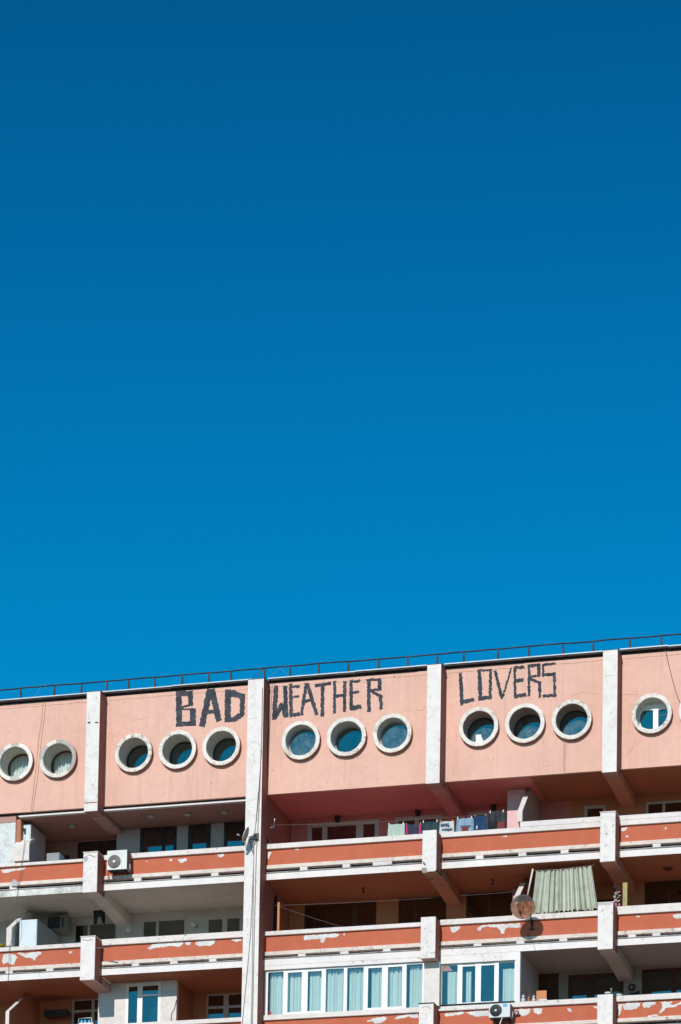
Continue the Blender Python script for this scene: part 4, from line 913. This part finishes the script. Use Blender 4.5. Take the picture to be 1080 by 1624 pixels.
garment('folded_shirt', 'white and grey banded shirt folded over the line right of the post', WHT, 696.5, 1303.5, 718.5, 1324, YL, 2, .02, .02, 4, [('slate_band', SLATE, (697.5, 1306.5, 711, 1309.6)), ('slate_band', SLATE, (699.5, 1314.5, 716.5, 1316))])
garment('blue_jacket', 'light blue jacket hung folded with a dark maroon lining showing', DENIM, 723.5, 1298.5, 749, 1323, YL, 2, .03, .035, 5, [('lining', MAROON, (731, 1310.5, 741.5, 1318)), ('collar', SLATE, (729, 1309.5, 745.5, 1311.2))])
garment('blue_trousers', 'deep blue ribbed trousers hanging between the light blue jacket and charcoal shirt', BLUE, 751, 1294.5, 771, 1320, YL, 4, .02, .01, 6, [('tag', PVC, (754.5, 1309.5, 756, 1315))])
garment('charcoal_shirt', 'charcoal shirt hung rightmost on the pink loggia line by the pink wall', CHAR, 775, 1288.5, 799, 1317, YL, 3, .03, .01, 7, [('shirt_tail', BLACKC, (775, 1303, 787, 1315)), ('shirt_tail', MAROON, (788, 1304, 799, 1314))])
# black trousers hung up in the left loggia
a, b = at(149, 1444, 2.0), at(167, 1467.5, 2.0); m = MB(); W3 = b[0]-a[0]; H3 = a[1]-b[1]
m.prism_y([(a[0], a[1]), (a[0]+W3*.95, a[1]), (a[0]+W3*1.0, b[1]+.06), (a[0]+W3*.83, b[1]), (a[0]+W3*.66, b[1]+H3*.50), (a[0]+W3*.5, b[1]+H3*.62), (a[0]+W3*.34, b[1]+H3*.48), (a[0]+W3*.26, b[1]), (a[0]+W3*.05, b[1]+.04)], 2.0, 2.04)
tag(m.build('hanging_trousers', BLACKC, None, off=(a[0], 2.0, b[1])), 'black trousers hung up by the waist in the grey loggia behind the pier beam', 'trousers')

# cabinets and boards stored on the balconies
def cabinet(label, x0, x1, z0, z1, y0, y1, side, front):
    t = thing('storage_cabinet', label, 'cabinet', ((x0+x1)/2, y1, z0), 'cabinets stored on the left balconies')
    m = MB(); m.box(x0, x1, y0, y1, z0, z1, (1, 0, 0, 0, 0, 0)); m.build('carcass', [side, front], t, bevel=.006)
    d = MB(); d.box(x0+.02, x1-.02, y0-.02, y0-.003, z0+.02, z1-.02); d.build('door', front, t, bevel=.004)
CABF = paint('cabinet_pale', (.62, .70, .73), tone=.04, dirt_amt=.15, rough=.6); CABS = paint('cabinet_side', (.30, .33, .33), tone=.1, dirt_amt=.4)
x0, z1 = at(32, 1459.3, .95); x1 = at(60, 1458, .95)[0]
cabinet('tall pale blue-white cabinet standing on the left balcony beside the slanted white divider', x0, x1, 32.153, z1, .95, 3.3, CABS, CABF)
x0, z1 = at(34, 1307.5, .95); x1 = at(50, 1307, .95)[0]
cabinet('narrow pale cabinet with a dark hole above the curved white divider', x0, x1, 35.133, z1, .95, 2.4, W_GREY, CABF)
h = MB(); c0, c1 = at(33.5, 1314, .92); h.box(c0-.02, c0+.20, .921, .928, c1-.11, c1); h.box(c0+.13, c0+.20, .9212, .9282, c1-.22, c1-.1101)
tag(h.build('black_bracket', METDRK, None, off=(c0, .92, c1)), 'black angular bracket fixed on the pale cabinet above the curved divider', 'bracket')
x0, z1 = at(75, 1353.5, 1.0); x1 = at(95, 1353, 1.0)[0]
cabinet('low grey box just showing above the top left parapet', x0, x1, 35.133, z1, 1.0, 1.5, CABF, CABS)
m = MB(); x0, z1 = at(850, 1571.5, 1.0); x1 = at(866, 1571, 1.0)[0]; m.box(x0, x1, 1.0, 1.04, 29.183, z1)
tag(m.build('wooden_board', WOODLT, None, off=(x0, 1.0, 29.183)), 'bright orange wooden board standing on the balcony next to the glazed loggia', 'board')
m = MB(); x0, z1 = at(441, 1431, 1.4); x1 = at(444.3, 1431, 1.4)[0]; m.box(x0, x1, 1.4, 1.5, 32.153, z1)
tag(m.build('wooden_post', WOODLT, None, off=(x0, 1.4, 32.153)), 'thin orange timber post standing near the central pier in the brown loggia', 'post')
m = MB(); x0, z1 = at(432, 1421, 1.7); x1 = at(439.5, 1421, 1.7)[0]; m.box(x0, x1, 1.7, 1.78, 32.153, z1)
tag(m.build('door_leaf', FRDARK, None, off=(x0, 1.7, 32.153)), 'dark door leaf leaning beside the central pier behind the timber post', 'door')

# lamps
def globe(label, p, r, kind=0):
    t = thing('globe_lamp', label, 'wall lamp', tuple(p+Vector((0, .22, 0))), 'globe wall lamps in the grey loggia')
    m = MB(); m.ball(p, r, 8, 0); m.build('glass_globe', LAMP, t)
    m = MB(); m.lathe(p+Vector((0, r*.7, -.03)), (0, 1, 0), [(0, .05), (.10, .06), (.10, .001)], 12); m.build('lamp_base', METGRY, t)
globe('opal globe lamp on the grey loggia wall between the two window pairs', P3(307.5, 1465, 3.28), .115)
globe('opal globe lamp under the end of the grey ceiling beam', P3(204, 1473, 3.1), .115)
def ceil_light(label, px, py, zc, r=.14, mt=None, grp='round ceiling lights under the attic floor'):
    v = RT*((px-PPX)/F_PX)+DN*((py-PPY)/F_PX)+_f; tt = (zc-CAM.z)/v.z; p = CAM+v*tt
    t = thing('ceiling_light', label, 'ceiling light', (p.x, p.y, zc), grp)
    m = MB(); m.lathe((p.x, p.y, zc), (0, 0, -1), [(0.0, r*1.1), (.03, r*1.1), (.035, r*.85)], 20); m.build('mounting_ring', mt or METGRY, t)
    m = MB(); m.lathe((p.x, p.y, zc), (0, 0, -1), [(.034, r*.82), (.065, r*.6), (.075, .001)], 20); m.build('glass_cover', FRGREY if mt is None else mt, t)
for (px, py, lb) in ((115, 1309.5, 'round ceiling light in the top left loggia, left of the first pier beam'), (240, 1294, 'leftmost of three round ceiling lights right of the first pier beam'), (298, 1291, 'middle of three round ceiling lights right of the first pier beam'), (357, 1287.5, 'round ceiling light nearest the tall white pier')):
    ceil_light(lb, px, py, 37.70)
ceil_light('brown round ceiling light in the far right brown loggia', 1058.5, 1377, 34.918, .15, FRWOOD, 'dark ceiling lights')
def pendant(label, px, py, zc, h=.18):
    v = RT*((px-PPX)/F_PX)+DN*((py-PPY)/F_PX)+_f; tt = (zc-CAM.z)/v.z; p = CAM+v*tt
    t = thing('bare_lamp_holder', label, 'lamp holder', (p.x, p.y, zc), 'bare lamp holders on the loggia ceilings')
    m = MB(); m.lathe((p.x, p.y, zc), (0, 0, -1), [(0, .05), (.03, .05), (.03, .012), (h*.6, .012)], 10); m.build('flex', METDRK, t)
    m = MB(); m.lathe((p.x, p.y, zc), (0, 0, -1), [(h*.55, .02), (h*.6, .035), (h, .03), (h, .001)], 10); m.build('socket', METDRK, t)
pendant('bare black lamp holder on the brown ceiling left of the second pier beam', 575.5, 1408, 34.918)
pendant('bare black lamp holder on the brown ceiling right of the second pier beam', 780.5, 1395, 34.918)
def dark_lamp(label, px, py):
    p = P3(px, py, YB-.1); t = thing('wall_lantern', label, 'wall lamp', tuple(p+Vector((0, .1, 0))), 'dark wall lanterns in the pink loggia')
    m = MB(); m.lathe(p, (0, 0, 1), [(-.14, .03), (-.12, .07), (.05, .10), (.12, .05), (.14, .001)], 12); m.build('lantern', METDRK, t)
    m = MB(); m.box(p.x-.03, p.x+.03, p.y+.05, p.y+.10, p.z-.02, p.z+.04); m.build('bracket', METDRK, t)
dark_lamp('dark wall lantern above the long window of the pink loggia', 535.5, 1298)
dark_lamp('dark wall lantern above the second window of the pink loggia', 661.5, 1288)
dark_lamp('dark wall lantern right of the pink pier beam', 782, 1279)

# hooks
def hook(label, pts, mat):
    m = MB(); m.tube(pts, .022, 6); tag(m.build('metal_bracket', mat, None, off=tuple(pts[0])), label, 'bracket', 'line brackets on the balconies')
hook('white bent metal arm sticking out right of the lower left pier block', [P3(152.5, 1504, .1), P3(175, 1501.5, -.1), P3(175.5, 1496.5, -.1)], METGRY)
hook('white angled bracket on the lilac wall beside the central pier', [P3(428, 1313, .9), P3(435.5, 1312, .9), P3(436.3, 1298.5, .9)], PVC)

# plants, pots and ornaments
def pot(label, px, py, Y, r, mat, leafm=LEAF, nleaf=16, spread=.14, h=.2, ptm=TERRA, name='potted_plant', flat=False, zb=None):
    p = P3(px, py, Y); z = zb if zb else p.z
    t = thing(name, label, 'plant', (p.x, Y, z), 'pots on the parapets')
    m = MB(); m.lathe((p.x, Y, z), (0, 0, 1), [(0, .001), (0, r*.7), (r*1.6, r), (r*1.6, r*.85), (r*1.2, .001)], 12); m.build('pot', ptm, t)
    rs = random.Random(int(px)); m = MB()
    for k in range(nleaf):
        a = rs.uniform(0, 6.28); l = rs.uniform(.3, 1)*spread; b = Vector((p.x, Y, z+r*1.4)); e = b+Vector((math.cos(a)*l, math.sin(a)*l*.6, rs.uniform(.3, 1)*h)); s = rs.uniform(.02, .04); d = Vector((-math.sin(a), math.cos(a), .3))*s
        m.add([b, (b+e)/2+d, e, (b+e)/2-d], [(0, 1, 2, 3)])
    m.build('foliage', leafm, t)
zt = 36.175
pot('small dark red potted plant at the left end of the pink loggia coping', 428, 1336, .75, .05, TERRA, FRWOOD, 18, .1, .2, FRWOOD, zb=zt)
pot('low green plant with yellow flowers beside the pink loggia hook', 446, 1334, .85, .05, TERRA, LEAF, 14, .14, .05, METDRK, zb=zt-.06)
pot('second low green plant with pale blooms further along the pink loggia coping', 452.5, 1334, .85, .045, TERRA, YELLOW, 14, .10, .06, METDRK, zb=zt-.06)
pot('bright red flower at the left end of the glazed loggia sill', 428.5, 1607, .66, .035, TERRA, PETALR, 22, .10, .09, PETALR, zb=30.235)
t = P3(4, 1503, .75); pot('clump of bright yellow flowers at the left edge of the picture', 4, 1503, .75, .05, TERRA, YELLOW, 60, .30, .10, METDRK, zb=33.135)
def figurine(label, px, r, mat, hat=None, Y=.72, z=30.235):
    x = at(px, 1590, Y)[0]; t = thing('garden_figurine', label, 'ornament', (x, Y, z), 'ornaments on the parapet by the glazed loggia')
    m = MB(); m.ball((x, Y, z+r), r, 7, 0, (1, .8, 1)); m.ball((x, Y, z+r*2.5), r*.72, 7, 0); m.build('body', mat, t)
    m = MB(); m.ball((x+.01, Y-.01, z+r*3.2), r*.5, 6, 0, (1.3, 1, .5)); m.build('cap', hat or mat, t)
figurine('small white and grey figurine leftmost on the parapet next to the glazed loggia', 829, .075, WHT, METGRY)
figurine('small orange pot figure in front of the wicker hoop', 837.5, .05, TERRA, WHT)
figurine('white figurine with a dark middle between the wicker hoop and the orange board', 845.5, .065, WHT, METGRY)
c = P3(834, 1572, .95); m = MB(); pts = [c+Vector((.11*math.cos(k*math.pi/12), 0, .17*math.sin(k*math.pi/12))) for k in range(25)]; m.tube(pts, .012, 5)
t = thing('wicker_chair', 'dark wicker hoop chair back standing behind the small figurines', 'chair', (c.x, .95, 29.183)); m.build('hoop', WICKER, t)
for sx in (-.09, .09):
    m = MB(); m.tube([c+Vector((sx, 0, -.1)), Vector((c.x+sx*1.4, .95, 29.183))], .012, 5); m.build('leg', WICKER, t)
m = MB(); m.box(c.x-.16, c.x+.16, .96, 1.3, 29.56, 29.60); m.build('seat', WICKER, t)
x, z = at(860, 1586, .70); m = MB(); m.box(x-.14, x+.15, .66, .80, 30.236, 30.30); tag(m.build('folded_cloth', CABF, None, off=(x, .7, 30.236), bevel=.02), 'pale blue folded cloth lying on the parapet before the orange board', 'cloth')
# swan, basin and bowl near the right pier
p = P3(963.5, 1569, .9); z = 30.18; x = at(963, 1575, .4)[0]
t = thing('swan_figurine', 'small white swan ornament standing on the lower right balcony post', 'ornament', (x, .4, z))
m = MB(); m.ball((x, .4, z+.13), .07, 7, 0, (1.6, .8, .6)); m.tube([(x+.08, .4, z+.14), (x+.13, .4, z+.2), (x+.10, .4, z+.27), (x+.14, .4, z+.29)], [.028, .02, .016, .014], 6); m.build('body', WHT, t)
m = MB(); m.box(x-.10, x+.08, .35, .45, z, z+.075); m.build('stand', METDRK, t)
x = at(976, 1575, .95)[0]; m = MB(); m.lathe((x, .95, 29.9), (0, 0, 1), [(0, .001), (0, .12), (.55, .16), (.55, .14), (.1, .001)], 16); tag(m.build('plastic_bucket', DKTEAL, None, off=(x, .95, 29.9)), 'dark teal bucket showing just right of the lower right post', 'bucket')
x = at(981.5, 1576, .72)[0]; m = MB(); m.lathe((x, .72, 30.253), (0, 0, 1), [(0, .001), (0, .05), (.07, .115), (.07, .10), (.02, .001)], 16); tag(m.build('enamel_bowl', WHT, None, off=(x, .72, 30.253)), 'pale bowl standing on the parapet right of the lower right post', 'bowl')
c = P3(1001, 1565.5, 3.4); t = thing('wall_fan', 'round dark fan on the taupe wall under the right ceiling beam', 'fan', tuple(c+Vector((0, .09, 0))))
m = MB(); m.lathe(c, (0, 1, 0), [(-.02, .001), (-.02, .10), (.0, .125), (.08, .10)], 20); m.build('guard', FRWOOD, t)
m = MB(); m.lathe(c, (0, 1, 0), [(-.035, .001), (-.03, .04), (-.02, .045)], 12); m.build('hub', METGRY, t)
a, b = at(998, 1573, 3.2), at(1013, 1579, 3.2); t = thing('wall_shelf', 'small dark wall shelf with a bird-like bracket below the round fan', 'shelf', (a[0], 3.4, a[1]))
m = MB(); m.box(a[0], b[0]-.05, 3.2, 3.48, b[1], a[1]-.03); m.build('box', METDRK, t)
m = MB(); m.tube([(b[0]-.1, 3.2, a[1]-.05), (b[0]-.02, 3.2, a[1]+.02), (b[0]+.0, 3.2, b[1])], .03, 6); m.build('arm', METDRK, t)
# floral hanging and patterned pole by the right pier
t = thing('flower_garland', 'pink and white flower garland hanging beside the right pier block', 'garland', P3(977, 1436, .75)); rs = random.Random(9)
m = MB(); m.tube([P3(976, 1402, .8), P3(978, 1438, .8)], .02, 5); m.build('stem', FRDARK, t)
for mt, nm, n in ((PETALW, 'white_blossoms', 34), (PETALR, 'red_blossoms', 26), (FRDARK, 'dark_leaves', 60)):
    m = MB()
    for k in range(n):
        g_ = rs.uniform(0, 1)**(.7 if mt is not FRDARK else 1.3); p = P3(977.5+rs.uniform(-5, 5), 1437-32*(1-g_)*(.75 if mt is not FRDARK else 1), .75+rs.uniform(-.06, .06)); s = rs.uniform(.015, .032); a = rs.uniform(0, 3.14)
        u = Vector((math.cos(a), .3, math.sin(a)))*s; v = Vector((-math.sin(a), .3, math.cos(a)))*s
        m.add([p+u, p+v, p-u, p-v], [(0, 1, 2, 3)])
    m.build(nm, mt, t)
YPOLE = paint('yellow_patterned', (.42, .36, .16), tone=.2, dirt=(.12, .1, .05), dirt_amt=.8, spots=1.5)
a, b = at(987, 1400, .85), at(993.6, 1440, .85); m = MB(); m.box(a[0], b[0], .85, .97, 32.153, a[1]); tag(m.build('patterned_pole', YPOLE, None, off=(a[0], .85, 32.153)), 'yellow patterned pole standing right of the flower garland', 'pole')
# wire rack of bottles, lowest left loggia
c = P3(137, 1622, .8); t = thing('drying_rack', 'white wire drying rack with blue-capped jars behind the lowest left parapet', 'drying rack', (c.x, .8, 29.183))
m = MB(); m.tube([P3(126, 1630, .8), P3(126, 1615.5, .8), P3(145.5, 1614, .8), P3(148.5, 1630, .8)], .013, 5); m.tube([P3(124, 1626, 1.1), P3(126, 1615.5, .8)], .010, 5); m.build('wire_frame', PVC, t)
for px in (130.5, 142.5, 136):
    p = P3(px, 1619.5, .85); j = MB(); j.lathe(p+Vector((0, 0, -.3)), (0, 0, 1), [(0, .001), (0, .05), (.25, .05), (.28, .035), (.28, .001)], 10); jo = j.build('jar', WHT, t)
    j = MB(); j.lathe(p+Vector((0, 0, -.02)), (0, 0, 1), [(0, .045), (.06, .045), (.06, .001)], 10); j.build('cap', BADGE, jo)
# rag on the pipe, far left
c = P3(23.5, 1400, .56); m = MB()
m.prism_y([(c.x-.10, c.z-.12), (c.x+.14, c.z-.12), (c.x+.12, c.z+.02), (c.x+.05, c.z+.10), (c.x-.03, c.z+.12), (c.x-.09, c.z+.03)], .55, .60)
tag(m.build('grey_rag', METGRY, None, off=tuple(c)), 'grey rag stuffed under the upper left parapet on the drain pipe', 'rag')

# cables down the facade
G = 'loose cables down the facade'
def pc(label, pts, mat=CABLE, r=.010, Y=-.012): cable('cable', label, [P3(*p) if len(p) == 3 else P3(p[0], p[1], Y) for p in pts], r, mat, 'cable', G)
pc('dark cable slanting down the upper right edge of the tall central pier', [(415.5, 1190), (412.5, 1235), (409.8, 1275), (406, 1310), (403.5, 1330)], CABLED, .012)
pc('long grey cable running straight down the right side of the tall central pier', [(417, 1090), (416, 1150), (413.5, 1230), (411, 1290), (407.5, 1350), (405.5, 1420), (403.5, 1500), (402.5, 1560), (401, 1622), (400, 1640)], CABLE, .014)
pc('second grey cable close beside the long one on the central pier', [(410.5, 1255), (407, 1300), (403.5, 1340), (402.4, 1420), (401.0, 1500), (400.5, 1560), (398.5, 1640)], METGRY, .014)
pc('dark cable crossing diagonally down the lower central pier', [(403.5, 1350), (400.5, 1430), (398, 1480), (392.5, 1545), (388, 1590), (383.6, 1640)], CABLED, .009)
pc('thin cable down the wall edge right of the tall central pier', [(428.2, 1079, .585), (428.0, 1110, .585), (427, 1150, .585), (425.5, 1200, .585), (426, 1235, .585)], CABLED, .008)
pc('thin pale cable dropping from the gutter just right of the central pier', [(432.5, 1077, .585), (431.5, 1105, .585), (428.5, 1160, .585), (426.2, 1215, .585)], ROPE, .007)
pc('thin brown cable between the two curtained round windows', [(69, 1112, .58), (66.5, 1140, .58), (62, 1175, .58), (58, 1215, .58), (53.5, 1255, .58), (49.8, 1286, .58)], PKD, .005)
pc('paired thin brown cable right of the one between the curtained round windows', [(73, 1112, .58), (70.5, 1140, .58), (65.5, 1180, .58), (60, 1235, .58), (56, 1262, .58), (52, 1288, .58)], PKD, .005)
pc('dark cable looping down past the left balconies', [(41, 1327, .56), (38, 1350, .56), (32, 1395, .56), (27.5, 1430, .56), (26.5, 1470, .5), (16.5, 1500, .56), (14.5, 1540, .56), (12.5, 1562, .56)], CABLED, .008)
pc('thin cable hanging from the last round window of the lettered bays', [(893.5, 1170, .46), (893.2, 1180, .5), (893.0, 1205, .57), (893.3, 1224, .57)], PKD, .004)
pc('second thin cable hanging under the same round window', [(895.5, 1174, .46), (895.3, 1200, .57), (895.0, 1224, .57)], PKD, .004)
pc('dark cable slanting from the gutter to the far right round window', [(1054.5, 1031, .50), (1060, 1055, .57), (1067, 1083, .57), (1074, 1106, .57), (1082, 1122, .57)], CABLED, .010)
pc('thin cable trailing down the sunlit wall beside the balcony door', [(280.5, 1586, 1.68), (277, 1600, 1.68), (273, 1608, 1.68), (272.5, 1625, 1.68)], CABLED, .010)
pc('thin pale wire looping over the roof railing at the left', [(55, 1106, .5), (62, 1096, .78), (68, 1087, .78), (72, 1086, .78), (74, 1092, .78)], ROPE, .004)
pc('thin wire tangled on the railing above the central pier', [(425, 1075, .5), (436, 1067, .78), (445, 1060, .78), (452, 1066, .78), (461, 1072, .78)], ROPE, .004)
pc('dark stay wires braced to the railing post above the central pier', [(402, 1076, .5), (410, 1068, .78), (419, 1061, .78), (413, 1070, .78), (411, 1076, .6)], CABLED, .010)
pc('thin wire across the grey slab edge below the glazed corner', [(834, 1478, .6), (842, 1492, .56), (846, 1500, .56), (850, 1512, .56)], CABLED, .006)
